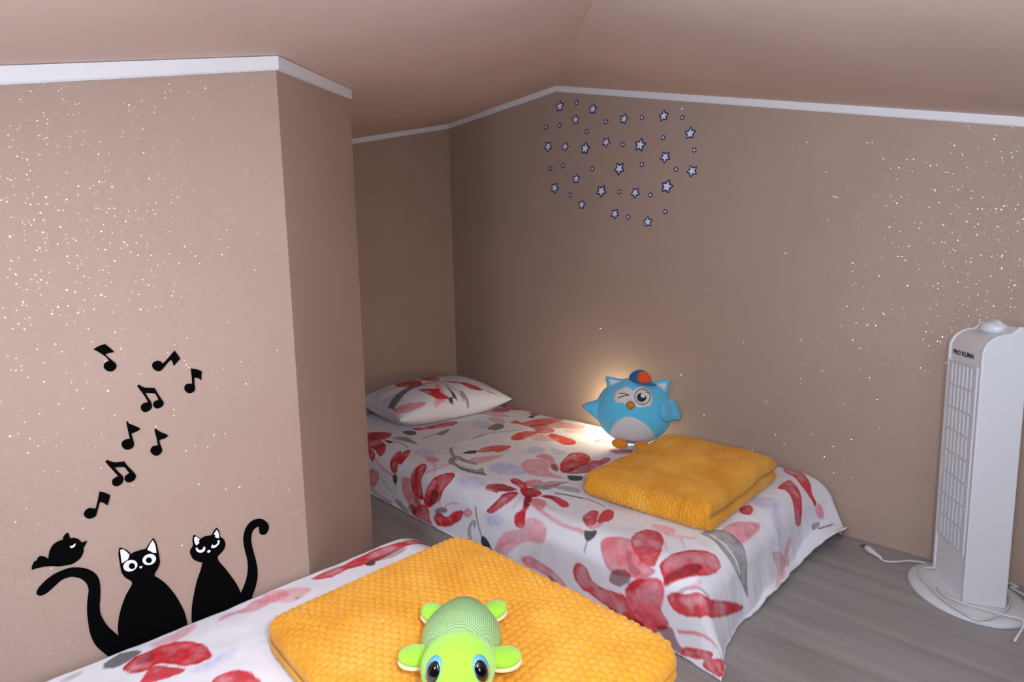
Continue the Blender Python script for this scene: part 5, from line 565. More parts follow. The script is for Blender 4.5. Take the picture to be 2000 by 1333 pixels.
PRINTP = [
["L",0.9,[[-0.322,0.026],[-0.304,0.011],[-0.277,-0.014],[-0.257,-0.039],[-0.256,-0.069],[-0.262,-0.097],[-0.273,-0.119],[-0.29,-0.123],[-0.312,-0.112],[-0.324,-0.086],[-0.329,-0.043],[-0.327,0.004]]],
["L",0.7,[[-0.089,0.041],[-0.331,0.145],[-0.325,0.128],[-0.322,0.108],[-0.324,0.083],[-0.329,0.056],[-0.244,0.032],[-0.006,0.001],[-0.028,0.005],[-0.007,0.001],[-0.033,0.01],[-0.023,0.01]]],
["P",0.7,[[-0.026,-0.024],[-0.024,-0.022],[-0.011,-0.011],[-0.009,-0.009],[-0.006,-0.007],[-0.018,-0.024],[-0.072,-0.108],[-0.135,-0.226],[-0.118,-0.221],[-0.101,-0.216],[-0.081,-0.211],[-0.067,-0.208],[-0.057,-0.209],[-0.058,-0.218],[-0.063,-0.22],[-0.012,-0.035],[-0.008,-0.019],[-0.008,-0.014],[-0.012,-0.02],[-0.007,-0.01],[-0.013,-0.018],[-0.013,-0.015],[-0.019,-0.019],[-0.024,-0.023]]],
["R",0.92,[[-0.172,0.142],[-0.166,0.138],[-0.155,0.132],[-0.141,0.126],[-0.107,0.156],[-0.093,0.148],[-0.078,0.139],[-0.064,0.133],[-0.068,0.088],[-0.064,0.069],[-0.064,0.05],[-0.067,0.037],[-0.071,0.023],[-0.083,0.007],[-0.102,-0.013],[-0.121,-0.023],[-0.138,-0.023],[-0.159,-0.019],[-0.176,-0.011],[-0.191,0.0],[-0.202,0.014],[-0.205,0.037],[-0.202,0.069],[-0.182,0.122]]],
["R",0.9,[[-0.054,0.087],[-0.038,0.102],[-0.017,0.109],[0.014,0.136],[0.027,0.129],[0.04,0.122],[0.051,0.115],[0.044,0.07],[0.036,0.026],[0.031,0.006],[0.021,0.002],[0.006,0.004],[-0.01,0.007],[-0.023,0.019],[-0.034,0.032],[-0.044,0.046],[-0.053,0.059],[-0.057,0.076]]],
["R",0.98,[[-0.156,-0.087],[-0.148,-0.082],[-0.132,-0.087],[-0.115,-0.093],[-0.095,-0.105],[-0.071,-0.112],[-0.054,-0.122],[-0.054,-0.129],[-0.061,-0.136],[-0.065,-0.148],[-0.057,-0.163],[-0.044,-0.182],[-0.036,-0.194],[-0.034,-0.199],[-0.038,-0.201],[-0.047,-0.201],[-0.064,-0.198],[-0.087,-0.195],[-0.105,-0.19],[-0.115,-0.182],[-0.121,-0.172],[-0.128,-0.156],[-0.14,-0.134],[-0.152,-0.108]]],
["D",0.95,[[-0.044,-0.201],[-0.037,-0.198],[-0.027,-0.196],[-0.02,-0.198],[-0.013,-0.202],[-0.006,-0.209],[-0.0,-0.216],[0.003,-0.222],[0.005,-0.185],[0.003,-0.09],[0.001,-0.081],[-0.004,-0.122],[-0.01,-0.174],[-0.024,-0.226],[-0.033,-0.224],[-0.04,-0.221],[-0.044,-0.215],[-0.044,-0.208]]],
["D",0.8,[[0.002,-0.141],[0.002,-0.055],[0.0,-0.015],[0.0,-0.008],[0.0,-0.013],[0.0,-0.018],[0.0,-0.012]],0.0035],
["G",0.75,[[0.038,-0.195],[0.044,-0.202],[0.05,-0.209],[0.057,-0.215],[0.058,-0.221],[0.061,-0.225],[0.049,-0.174]],0.0167],
["G",0.75,[[0.04,-0.221],[0.036,-0.205],[0.011,-0.062],[0.003,-0.015],[0.001,-0.007],[0.003,-0.016],[0.003,-0.018],[0.001,-0.007],[0.001,-0.018],[0.0,-0.007]],0.0059],
["R",0.92,[[0.091,-0.099],[0.098,-0.093],[0.112,-0.095],[0.124,-0.102],[0.135,-0.106],[0.145,-0.116],[0.155,-0.129],[0.168,-0.143],[0.178,-0.162],[0.185,-0.175],[0.179,-0.182],[0.169,-0.183],[0.155,-0.182],[0.138,-0.178],[0.118,-0.169],[0.102,-0.157],[0.094,-0.139],[0.088,-0.116]]],
["R",0.8,[[0.154,-0.176],[0.171,-0.175],[0.186,-0.173],[0.199,-0.175],[0.205,-0.179],[0.206,-0.188],[0.212,-0.195],[0.22,-0.199],[0.231,-0.203],[0.242,-0.208]],0.0066],
["R",0.95,[[0.005,-0.014],[0.002,-0.007],[0.007,-0.017],[0.01,-0.019],[0.009,-0.014],[0.054,-0.076],[0.1,-0.124],[0.128,-0.144],[0.137,-0.139],[0.125,-0.118],[0.073,-0.069],[0.024,-0.023],[0.022,-0.022],[0.02,-0.021],[0.017,-0.019],[0.012,-0.016],[0.012,-0.019],[0.005,-0.009],[0.0,-0.0],[0.001,-0.002],[0.005,-0.014]]],
["R",0.9,[[0.0,-0.002],[0.0,-0.003],[0.004,-0.018],[0.005,-0.018],[0.006,-0.019],[0.003,-0.007],[0.001,-0.003],[0.007,-0.018],[0.004,-0.013],[0.005,-0.017],[0.0,-0.0],[0.001,-0.009],[0.001,-0.014],[0.0,-0.014],[0.0,-0.017]]],
["K",0.7,[[-0.326,-0.126],[-0.319,-0.129],[-0.306,-0.14],[-0.289,-0.149],[-0.272,-0.158],[-0.25,-0.166],[-0.229,-0.175],[-0.208,-0.182],[-0.186,-0.186],[-0.172,-0.191],[-0.171,-0.198],[-0.178,-0.203],[-0.189,-0.208],[-0.206,-0.211],[-0.226,-0.212],[-0.249,-0.212],[-0.272,-0.211],[-0.293,-0.205],[-0.31,-0.195],[-0.322,-0.173],[-0.327,-0.145]]],
["D",0.8,[[-0.032,0.005],[-0.029,0.004],[-0.017,0.001],[-0.146,-0.007],[-0.331,-0.063],[-0.327,-0.106],[-0.324,-0.133],[-0.329,-0.129],[-0.174,-0.052],[-0.031,-0.007],[-0.022,-0.005],[-0.004,-0.001],[-0.035,-0.013],[-0.03,-0.011],[-0.031,-0.007],[-0.021,-0.002],[-0.027,-0.003],[-0.029,0.001],[-0.028,0.001],[-0.01,0.0],[-0.027,0.004]]],
["R",0.95,[[-0.029,-0.003],[-0.03,-0.003],[-0.008,-0.001],[-0.031,-0.007],[-0.012,-0.003],[-0.028,-0.01],[-0.024,-0.012],[-0.039,-0.02],[-0.049,-0.031],[-0.058,-0.036],[-0.038,-0.019],[-0.035,-0.013],[-0.033,-0.012],[-0.027,-0.007],[-0.013,-0.003]]],
["R",0.9,[[-0.039,-0.019],[-0.033,-0.016],[-0.026,-0.013],[-0.033,-0.017],[-0.019,-0.012],[-0.048,-0.03],[-0.024,-0.016],[-0.008,-0.005],[-0.057,-0.036],[-0.028,-0.018],[-0.038,-0.019],[-0.012,-0.006]]],
["R",0.9,[[-0.019,-0.021],[-0.002,-0.003],[-0.006,-0.009],[-0.014,-0.02],[-0.01,-0.016],[-0.009,-0.013],[-0.013,-0.019],[-0.005,-0.007],[-0.015,-0.02],[-0.016,-0.018],[-0.016,-0.018],[-0.018,-0.019]]]]

# ------------------------------------------------------------------ wall stickers
fA = lambda u, v, h: (u, YA-h, v)
fD = lambda u, v, h: (XD-h, u, v)
def animal(name, key, label, cat):
    d = STICK[key]; xs = [p[0] for p in d['out']]; zs = [p[1] for p in d['out']]
    c = ((min(xs)+max(xs))/2, YA, min(zs))
    t = empty(name, c, label, cat)
    fr = lambda u, v, h: (u-c[0], YA-h-c[1], v-c[2])
    decal('silhouette', d['out'], fr, 0.0018, 0.0003, M['black_vinyl'], t)
    parts = []
    for nm, pts in d['white']: parts.append(decal(nm, pts, fr, 0.0007, 0.0019, M['white_vinyl'], t, sub=3))
    for i, pts in d['black']: decal('pupil', pts, fr, 0.0006, 0.0025, M['black_vinyl'], parts[i], sub=2)
    for pt in parts: pt['label'] = 'white '+pt.name.split('.')[0].replace('_', ' ')
    return t
animal('cat_sticker', 'cat1', 'black wide-eyed cat wall sticker with long tail curving up to the left', 'wall sticker')
animal('cat_sticker', 'cat2', 'black half-asleep cat wall sticker with tail curled up on its right', 'wall sticker')
animal('bird_sticker', 'bird', 'black little bird wall sticker perched above the cat tail', 'wall sticker')
NL = ['black single note wall sticker leaning left, furthest up and left of the notes',
      'black single note wall sticker tilted far right, at the top middle of the notes',
      'black upright single note wall sticker, furthest right of the notes',
      'black double note wall sticker, the upper of the two joined pairs',
      'black pointed-flag note wall sticker, the left of the two side by side',
      'black pointed-flag note wall sticker, the right of the two side by side',
      'black double note wall sticker, the lower of the two joined pairs',
      'black square-flag note wall sticker just above the bird, lowest of the notes']
for pts, lb in zip(STICK['notes'], NL):
    o = decal('music_note_sticker', pts, fA, 0.0018, 0.0003, M['black_vinyl'], None, sub=4)
    tag(o, lb, 'wall sticker', 'music note stickers on the left wall')

def star_outline(R, r, n=5, round_=0.0):
    return [((R if i % 2 == 0 else r)*math.sin(math.pi*i/n), (R if i % 2 == 0 else r)*math.cos(math.pi*i/n)) for i in range(2*n)]
ORD = ['first', 'second', 'third', 'fourth', 'fifth', 'sixth', 'seventh', 'eighth', 'ninth', 'tenth', 'eleventh', 'twelfth', 'thirteenth', 'fourteenth',
       'fifteenth', 'sixteenth', 'seventeenth', 'eighteenth', 'nineteenth', 'twentieth', 'twenty-first', 'twenty-second']
zs = [s[1] for s in STICK['stars']]; zlo, zhi = min(zs), max(zs)
for cls in ('large', 'small'):
    lst = STICK['stars'][:STICK['nbig']] if cls == 'large' else STICK['stars'][STICK['nbig']:]
    lst = sorted(lst, key=lambda s: -s[0])
    for i, (y, z, R, rot) in enumerate(lst):
        band = 'upper' if z > zlo+0.66*(zhi-zlo) else ('middle' if z > zlo+0.33*(zhi-zlo) else 'lower')
        t = empty('star_sticker', (XD, y, z), f'{cls} white navy-edged star wall sticker, {band} part, {ORD[i]} {cls} star from the left', 'wall sticker', f'{cls} star stickers on the back wall')
        a = -math.radians(rot); ca, sa = math.cos(a), math.sin(a)
        fr = lambda u, v, h: (-h, -(u*ca-v*sa), u*sa+v*ca)
        if cls == 'large':
            bo = decal('border', star_outline(R*1.06, R*0.66), fr, 0.0010, 0.0003, M['navy'], t, sub=3, corner=200)
            decal('star_face', star_outline(R*0.78, R*0.38), fr, 0.0006, 0.0013, M['star'], t, sub=2, corner=20)
        else:
            bo = decal('border', star_outline(R*0.95, R*0.66), fr, 0.0010, 0.0003, M['navy'], t, sub=3, corner=200)
            decal('star_face', star_outline(R*0.52, R*0.30), fr, 0.0006, 0.0013, M['star'], t, sub=2, corner=20)

# ------------------------------------------------------------------ printed cloth
PAL = {'R': (200, 52, 62), 'O': (222, 92, 84), 'P': (226, 146, 160), 'K': (216, 100, 112), 'L': (205, 208, 238), 'G': (134, 131, 129),
       'D': (66, 68, 72), 'X': (116, 36, 46), 'W': (240, 239, 245)}
BASEC = (238, 238, 248)
def paint(uv, shapes, soft=0.0032):
    """uv in metres -> linear RGBA; every shape is (colour, alpha, outline) or (colour, alpha, line, width)."""
    n = len(uv); C = np.tile(np.array(lin(BASEC)), (n, 1)); U = uv[:, 0]; Vv = uv[:, 1]
    wob = (fbm(U*90, Vv*90, 3)-0.5)*0.006
    tone = fbm(U*32, Vv*32, 11); tone2 = fbm(U*110, Vv*110, 23)
    for si, s in enumerate(shapes):
        P = np.array(s[2], float); line = len(s) > 3; wd = (s[3]/2 if line else 0)
        mg = 0.015+wd
        idx = np.nonzero((U > P[:, 0].min()-mg) & (U < P[:, 0].max()+mg) & (Vv > P[:, 1].min()-mg) & (Vv < P[:, 1].max()+mg))[0]
        if len(idx) == 0: continue
        x = U[idx]; y = Vv[idx]; d = np.full(len(idx), 1e9); ins = np.zeros(len(idx), bool); m = len(P)
        for i in range(m-1 if line else m):
            a = P[i]; bb = P[(i+1) % m]; e = bb-a; L2 = e@e+1e-12
            t = np.clip(((x-a[0])*e[0]+(y-a[1])*e[1])/L2, 0, 1)
            d = np.minimum(d, np.hypot(x-a[0]-t*e[0], y-a[1]-t*e[1]))
            if not line:
                cnd = (a[1] > y) != (bb[1] > y)
                with np.errstate(divide='ignore', invalid='ignore'):
                    xi = a[0]+(y-a[1])/(bb[1]-a[1]+1e-15)*(bb[0]-a[0])
                ins ^= cnd & (x < xi)
        sd = (wd-d) if line else np.where(ins, d, -d)
        sf = soft*{'L': 9.0, 'P': 3.0, 'K': 1.8}.get(s[0], 1.0)
        sd = sd+wob[idx]*(0.25 if line else 0.55)*(2.0 if s[0] in 'LP' else 1.0)
        al = np.clip(sd/sf+0.5, 0, 1); al = al*al*(3-2*al)
        wash = 1.0 if s[0] in 'DXW' else 0.52+0.75*np.clip(tone[idx]*1.15+0.25*np.clip(1-sd/0.012, 0, 1)-0.02, 0, 1)
        al = al*s[1]*np.clip(wash, 0, 1.05); al = np.clip(al, 0, 1)[:, None]
        c = np.array(lin(PAL[s[0]]))*(0.62+0.55*tone2[idx]+0.25*tone[idx])[:, None]
        C[idx] = C[idx]*(1-al)+c*al
    return np.concatenate([C, np.ones((n, 1))], 1)

def cloth(name, V, nu, nv, uv, shapes, flip=False):
    idx = np.arange(nu*nv).reshape(nu, nv)
    q = np.stack([idx[:-1, :-1], idx[1:, :-1], idx[1:, 1:], idx[:-1, 1:]], -1).reshape(-1, 4)
    if flip: q = q[:, ::-1]
    me = bpy.data.meshes.new(name); me.vertices.add(nu*nv); me.vertices.foreach_set('co', V.astype(np.float32).ravel())
    me.loops.add(q.size); me.loops.foreach_set('vertex_index', q.astype(np.int32).ravel())
    me.polygons.add(len(q)); me.polygons.foreach_set('loop_start', np.arange(0, q.size, 4, dtype=np.int32))
    me.update(calc_edges=True); me.validate()
    ul = me.uv_layers.new(name='UVMap'); ul.data.foreach_set('uv', uv[q.ravel()].astype(np.float32).ravel())
    at = me.color_attributes.new('print', 'FLOAT_COLOR', 'POINT')
    at.data.foreach_set('color', paint(uv, shapes).astype(np.float32).ravel())
    return link(name, me, M['print'])

def drape(a, b, rect, top, R=0.07, flare=0.12, seed=1, fold=(0.005, 0.010), puff=0.006, lift=None, square=0.0):
    """Lay sheet points (a, b) over a box top rect; what hangs over rounds the edge, drops and runs out on the floor."""
    xa, xb, ya, yb = rect
    cx = np.clip(a, xa, xb); cy = np.clip(b, ya, yb); ex = a-cx; ey = b-cy
    r = np.hypot(ex, ey); rr = np.maximum(r, 1e-9); dx = ex/rr; dy = ey/rr
    arc = R*math.pi/2; ln = math.hypot(1, flare)
    zmin = 0.006 if lift is None else lift(cx, cy, dx, dy)
    def prof(q):
        th = np.minimum(q, arc)/R; o_ = R*np.sin(th); d_ = R*(1-np.cos(th)); rest = np.maximum(q-arc, 0)
        hg = np.minimum(rest/ln, np.maximum(top-zmin-d_, 0))
        return o_+hg*flare+np.maximum(rest-hg*ln, 0)*0.95, d_+hg, np.maximum(rest-hg*ln, 0)
    # round corner and square corner, blended
    o_r, d_r, f_r = prof(r); o_x, d_x, f_x = prof(np.abs(ex)); o_y, d_y, f_y = prof(np.abs(ey))
    d_s = np.minimum((d_x**3+d_y**3)**(1/3), np.maximum(np.maximum(top-zmin, d_x), d_y)); q_ = square
    ox = np.abs(dx)*o_r*(1-q_)+o_x*q_; oy = np.abs(dy)*o_r*(1-q_)+o_y*q_
    dn = d_r*(1-q_)+d_s*q_; onfl = f_r*(1-q_)+np.maximum(f_x, f_y)*q_
    k = np.clip(dn/top, 0, 1)
    f1 = fbm(b*16, a*1.5, seed)-0.5; f2 = fbm(a*15, b*1.5, seed+5)-0.5; f3 = fbm((a-b)*9, (a+b)*2, seed+9)-0.5
    fold_ = (np.abs(dx)*f1*fold[0]+np.abs(dy)*f2*fold[1])*2.0+np.minimum(np.abs(dx), np.abs(dy))*f3*2.4*fold[1]
    wq = k*np.clip(r/0.1, 0, 1)
    ox = ox+np.abs(dx)*fold_*wq; oy = oy+np.abs(dy)*fold_*wq
    X = cx+np.sign(ex)*ox; Y = cy+np.sign(ey)*oy
    Z = top-dn
    pf = (fbm(a*5, b*5, seed+21)-0.5)*2*puff+(fbm(a*14, b*14, seed+31)-0.5)*puff*0.7
    Z = Z+pf*(1-k)+onfl*0.02*(fbm(a*30, b*30, seed+41))
    return np.stack([X, Y, np.maximum(Z, 0.004)], -1)

def axis(*seg):
    return np.concatenate([np.arange(s, e-st*0.5, st) for s, e, st in seg]+[[seg[-1][1]]])

def thick(o, t):
    m = o.modifiers.new('thickness', 'SOLIDIFY'); m.thickness = t; m.offset = -1.0
    return o

def rounded_box(name, x0, x1, y0, y1, z0, z1, r, mat, parent=None, seg=3):
    b = bmesh.new(); bmesh.ops.create_cube(b, size=1.0)
    for v in b.verts: v.co = Vector(((x0+x1)/2+v.co.x*(x1-x0), (y0+y1)/2+v.co.y*(y1-y0), (z0+z1)/2+v.co.z*(z1-z0)))
    bmesh.ops.bevel(b, geom=list(b.edges), offset=r, segments=seg, affect='EDGES', profile=0.5)
    return from_bm(name, b, mat, parent, smooth=True)

# bed along the back wall
R2 = (1.198, 2.030, 0.612, 2.560); TOP2 = 0.196
a1 = axis((R2[0]-0.236, R2[1], 0.0036)); b1 = axis((R2[2]-0.236, 0.9, 0.0034), (0.9, R2[3], 0.0040))
Ag, Bg = np.meshgrid(a1, b1, indexing='ij'); Af, Bf = Ag.ravel(), Bg.ravel()
def lift2(cx, cy, dx, dy):
    t = np.clip((cx-1.70)/0.2, 0, 1)*np.clip(np.abs(dy), 0, 1); t2 = np.clip((cx-1.97)/0.05, 0, 1)
    u_ = np.clip((cx-1.35)/0.15, 0, 1)*np.clip(np.abs(dy), 0, 1)
    return 0.008+0.014*u_*(1-t2)+0.04*t*(1-t2)
V2 = drape(Af, Bf, R2, TOP2, R=0.078, flare=0.14, seed=4, lift=lift2, square=0.8)
hang_ = np.clip((R2[2]-Bf)/0.2, 0, 1)
V2[:, 1] -= np.clip((Af-1.80)/0.22, 0, 1)**2*hang_*0.055+np.clip((R2[0]+0.12-Af)/0.2, 0, 1)**2*hang_**2*0.035
duvet2 = cloth('duvet', V2, len(a1), len(b1), np.stack([Af, Bf], 1), PRINT2)
thick(duvet2, 0.008)
tag(duvet2, 'white duvet with red watercolour flowers on the bed along the starred wall', 'duvet')
mt = rounded_box('mattress', 1.20, 2.03, 0.63, 2.56, 0.0, 0.165, 0.03, M['ticking'])
tag(mt, 'pale mattress on the floor beneath the duvet along the starred wall', 'mattress')

# bed below the cat stickers
R1 = (-0.95, 0.655, 0.305, 1.092); TOP1 = 0.277
a1 = axis((R1[0], 0.0, 0.02), (0.0, R1[1]+0.33, 0.0030)); b1 = axis((R1[2]-0.30, 0.30, 0.010), (0.30, R1[3], 0.0030))
Ag, Bg = np.meshgrid(a1, b1, indexing='ij'); Af, Bf = Ag.ravel(), Bg.ravel()
V1 = drape(Af, Bf, R1, TOP1, R=0.115, flare=0.02, seed=14, puff=0.006)
duvet1 = cloth('duvet', V1, len(a1), len(b1), np.stack([Af, Bf], 1), PRINT1)
thick(duvet1, 0.008)
tag(duvet1, 'white duvet with red watercolour flowers on the near bed under the cat stickers', 'duvet')
mt = rounded_box('mattress', -0.95, 0.68, 0.29, 1.09, 0.0, 0.240, 0.04, M['ticking'])
tag(mt, 'pale mattress beneath the duvet under the cat stickers', 'mattress')

# pillow
def pillow(cx, cy, z0, hw, hd, T, rot, shapes):
    n1, n2 = 200, 140
    u = np.linspace(-1, 1, n1); v = np.linspace(-1, 1, n2); Ug, Vg = np.meshgrid(u, v, indexing='ij')
    pin = 1-0.10*(1-Vg**2)*0.9; pin2 = 1-0.08*(1-Ug**2)
    X = Ug*hw*(1-0.06*(1-np.abs(Vg)**2.0)*np.abs(Ug)**3); Y = Vg*hd*(1-0.10*(1-np.abs(Ug)**2.0)*np.abs(Vg)**3)
    h = np.clip((1-np.abs(Ug)**2.6)*(1-np.abs(Vg)**2.4), 0, 1)**0.50
    nz = (fbm(Ug*3+7, Vg*2+3, 5)-0.5)*0.02*h
    ti = math.tan(math.radians(4.0))
    def side(sgn, share):
        Z = sgn*T*share*h+nz
        return X, Y, Z
    zm = T*0.34
    Vt = np.stack([X, Y, zm+T*0.66*h+nz+(Y+hd)*ti], -1).reshape(-1, 3)
    Vb = np.stack([X, Y, zm-T*0.34*np.minimum(h*1.8, 1)+(Y+hd)*ti*0.25*np.clip(1-h*3, 0, 1)+(Y+hd)*ti*np.clip(1-h*6, 0, 1)*0.75], -1).reshape(-1, 3)
    c, s = math.cos(rot), math.sin(rot)
    def place(P): return np.stack([cx+P[:, 0]*c-P[:, 1]*s, cy+P[:, 0]*s+P[:, 1]*c, z0+P[:, 2]], 1)
    uv = np.stack([(Ug*hw).ravel(), (Vg*hd).ravel()], 1)
    t = cloth('pillow', place(Vt), n1, n2, uv, shapes)
    idx = np.arange(n1*n2).reshape(n1, n2)
    bm = bmesh.new(); bm.from_mesh(t.data); bm.verts.ensure_lookup_table()
    lay = bm.verts.layers.float_color['print']; P2 = place(Vb); uvl = bm.loops.layers.uv[0]
    border = lambda i, j: i in (0, n1-1) or j in (0, n2-1)
    nvx = {}
    for i in range(n1):
        for j in range(n2):
            k = i*n2+j
            if border(i, j): nvx[k] = bm.verts[k]
    for i in range(0, n1):
        for j in range(0, n2):
            k = i*n2+j
            if k not in nvx:
                vv = bm.verts.new(P2[k]); vv[lay] = (*lin(BASEC), 1); nvx[k] = vv
    for i in range(n1-1):
        for j in range(n2-1):
            f = bm.faces.new((nvx[i*n2+j], nvx[i*n2+j+1], nvx[(i+1)*n2+j+1], nvx[(i+1)*n2+j])); f.smooth = True
    bm.to_mesh(t.data); bm.free(); t.data.update()
    return t
pl = pillow(1.690, 2.305, 0.205, 0.335, 0.230, 0.150, math.radians(-6.0), PRINTP)
tag(pl, 'plump white pillow with red flowers at the head of the bed in the alcove', 'pillow')

# ------------------------------------------------------------------ folded blankets
def blanket(name, x_fold, x_end, y0, y1, z0, h, gap, cell, bump, rot, seed, step, wave, edge=0.03, blunt=(0.12, 0.12, 0.12), crown=0.25, plan=7.0):
    """Thick fleece folded once: the fold is at x_fold, the two open layers end at x_end; cells raise a woven relief."""
    sg = 1 if x_end > x_fold else -1; rho = h+gap/2; L = abs(x_end-x_fold)-rho-h
    s_tot = 2*L+math.pi*rho; ns = int(s_tot/step); nt = int((y1-y0)/step)
    s = np.linspace(0, s_tot, ns); t = np.linspace(0, y1-y0, nt)
    Sg, Tg = np.meshgrid(s, t, indexing='ij')
    # mid line of the sheet in the x-z plane with its normal pointing outwards
    mx = np.where(Sg < L, rho+h+L-Sg, np.where(Sg > L+math.pi*rho, rho+h+Sg-L-math.pi*rho, 0)); ang = np.clip((Sg-L)/rho, 0, math.pi)
    cur = (Sg >= L) & (Sg <= L+math.pi*rho)
    mx = np.where(cur, rho+h-rho*np.sin(ang), mx); mz = np.where(Sg < L, h, np.where(Sg > L+math.pi*rho, h+2*rho, h+rho-rho*np.cos(ang)))
    nx = np.where(cur, -np.sin(ang), 0); nz = np.where(Sg < L, -1, np.where(Sg > L+math.pi*rho, 1, -np.cos(ang)))
    ds = np.minimum(Sg, s_tot-Sg); dt = np.minimum(Tg, (y1-y0)-Tg)
    def rnd(d, e): q = np.clip(1-d/e, 0, 1); return np.sqrt(np.clip(1-q*q, 0, 1))
    et = np.where(Tg < (y1-y0)/2, blunt[0]+(1-blunt[0])*rnd(dt, edge), blunt[1]+(1-blunt[1])*rnd(dt, edge*0.6))
    hh = h*(blunt[2]+(1-blunt[2])*rnd(ds, edge*0.8))*et
    dn_ = np.minimum(np.minimum(np.abs(mx), np.abs((rho+h+L)-mx)), dt); dome = (1-crown)+crown*rnd(dn_, 0.045)
    # rounded corners in plan near the fold
    yc = Tg
    fx = np.clip(1-mx/(edge*2.0), 0, 1)
    yc = (y1-y0)/2+(Tg-(y1-y0)/2)*(1-0.05*fx**2)
    row = np.floor(Tg/cell[1]); ph = Sg/cell[0]+0.5*(row % 2)
    cellh = np.abs(np.sin(math.pi*ph))**0.7*np.abs(np.sin(math.pi*Tg/cell[1]))**0.7
    wob = fbm(Sg*40, Tg*40, seed+3)
    rel = bump*(cellh-0.5)*(0.7+0.6*wob)
    wv = wave*(fbm(mx*5+3, Tg*5+1, seed)-0.5)*2
    outs = []
    for side in (1, -1):
        d = hh*side+(rel*np.clip(hh/h, 0, 1) if side == 1 else -rel*0.3*np.clip(hh/h, 0, 1))
        X = mx+nx*d; Z = mz+nz*d; Z = (Z+wv*np.clip(Z/(2*h), 0, 1.4))*dome
        outs.append(np.stack([X, yc, Z], -1))
    V = np.concatenate([outs[0].reshape(-1, 3), outs[1].reshape(-1, 3)])
    V[:, 0] = x_fold+sg*V[:, 0]; V[:, 1] = y0+V[:, 1]
    ha, hb = abs(x_end-x_fold)/2, (y1-y0)/2; qa = np.abs(V[:, 0]-(x_fold+x_end)/2)/ha; qb = np.abs(V[:, 1]-(y0+y1)/2)/hb
    fc = np.maximum(np.maximum(qa, qb), 1e-6)/np.maximum((qa**plan+qb**plan)**(1/plan), 1e-6)
    V[:, 0] = (x_fold+x_end)/2+(V[:, 0]-(x_fold+x_end)/2)*fc; V[:, 1] = (y0+y1)/2+(V[:, 1]-(y0+y1)/2)*fc
    cx, cy = (x_fold+x_end)/2, (y0+y1)/2; c_, s_ = math.cos(rot), math.sin(rot)
    px, py = V[:, 0]-cx, V[:, 1]-cy
    V[:, 0] = cx+px*c_-py*s_; V[:, 1] = cy+px*s_+py*c_
    V[:, 2] = np.maximum(V[:, 2], 0.0005)+z0
    n = ns*nt; idx = np.arange(n).reshape(ns, nt)
    q = np.stack([idx[:-1, :-1], idx[:-1, 1:], idx[1:, 1:], idx[1:, :-1]], -1).reshape(-1, 4); q2 = q[:, ::-1]+n
    bi = np.concatenate([idx[0, :-1], idx[:-1, -1], idx[-1, :0:-1], idx[:0:-1, 0]]); bj = np.roll(bi, -1)
    q3 = np.stack([bi, bj, bj+n, bi+n], 1)
    q = np.concatenate([q, q2, q3]).astype(np.int32)
    me = bpy.data.meshes.new(name); me.vertices.add(2*n); me.vertices.foreach_set('co', V.astype(np.float32).ravel())
    me.loops.add(q.size); me.loops.foreach_set('vertex_index', q.ravel()); me.polygons.add(len(q))
    me.polygons.foreach_set('loop_start', np.arange(0, q.size, 4, dtype=np.int32)); me.update(calc_edges=True); me.validate()
    b = bmesh.new(); b.from_mesh(me); bmesh.ops.recalc_face_normals(b, faces=b.faces); b.to_mesh(me); b.free()
    return link(name, me, M['blanket'])

bl1 = blanket('folded_blanket', 0.738, 0.292, 0.370, 0.930, 0.284, 0.0125, 0.002, (0.0150, 0.0125), 0.0046, 0.0, 3, 0.0022, 0.004, edge=0.022, blunt=(0.25, 0.92, 0.92), crown=0.36, plan=15.0)
tag(bl1, 'folded mustard waffle fleece blanket on the near bed, under the turtle toy', 'blanket')
bl2 = blanket('folded_blanket', 1.318, 1.885, 0.625, 1.048, 0.203, 0.0190, 0.006, (0.0150, 0.0120), 0.0046, math.radians(1.5), 8, 0.0023, 0.016, edge=0.022, blunt=(0.45, 0.45, 0.3), crown=0.22, plan=18.0)
tag(bl2, 'folded mustard waffle fleece blanket on the far bed, beside the blue owl', 'blanket')

# ------------------------------------------------------------------ blue owl toy
OC = Vector(OWL['c']); OX, OY, OZ = [Vector(r) for r in OWL['M']]; ORX, ORY, ORZ = OWL['rad']
owl = empty('plush_owl', (OC.x, OC.y, 0.198), 'round blue plush owl with winking eye and cap sitting against the wall', 'soft toy')
OB = Vector((OC.x, OC.y, 0.198))
def oloc(x, y, z): return OC-OB+OX*x+OY*y+OZ*z
blob('body', OC-OB, (OX, OY, OZ), (ORX, ORY, ORZ), M['owl_blue'], owl, 64, 40, power=(2, 2, 2))
def osurf(x, z, h=0.0):
    q = max(1-(x/ORX)**2-(z/ORZ)**2, 0.0)
    y = ORY*math.sqrt(q); n = Vector((x/ORX**2, y/ORY**2, z/ORZ**2)).normalized()
    return oloc(x+n.x*h, y+n.y*h, z+n.z*h)
def opatch(name, outline, h, mat, parent, rings=7, sub=3, puff=0.0, base=0.0):
    pts = smooth_outline(outline, sub, 60); n = len(pts); c = sum(pts, Vector((0, 0)))/n
    V = [osurf(c.x, c.y, h+puff)]; Fc = []
    for k in range(1, rings+1):
        t = k/rings
        for p in pts: V.append(osurf(c.x+(p.x-c.x)*t, c.y+(p.y-c.y)*t, h+puff*(1-t**3)))
    for p in pts: V.append(osurf(p.x, p.y, base-0.0006))
    for i in range(n): Fc.append((0, 1+i, 1+(i+1) % n))
    for k in range(rings):
        for i in range(n): a = 1+k*n+i; b_ = 1+k*n+(i+1) % n; Fc.append((a, a+n, b_+n, b_))
    return mesh(name, V, Fc, mat, parent, recalc=True)
opatch('belly_patch', OWL['belly'], 0.0018, M['owl_grey'], owl)
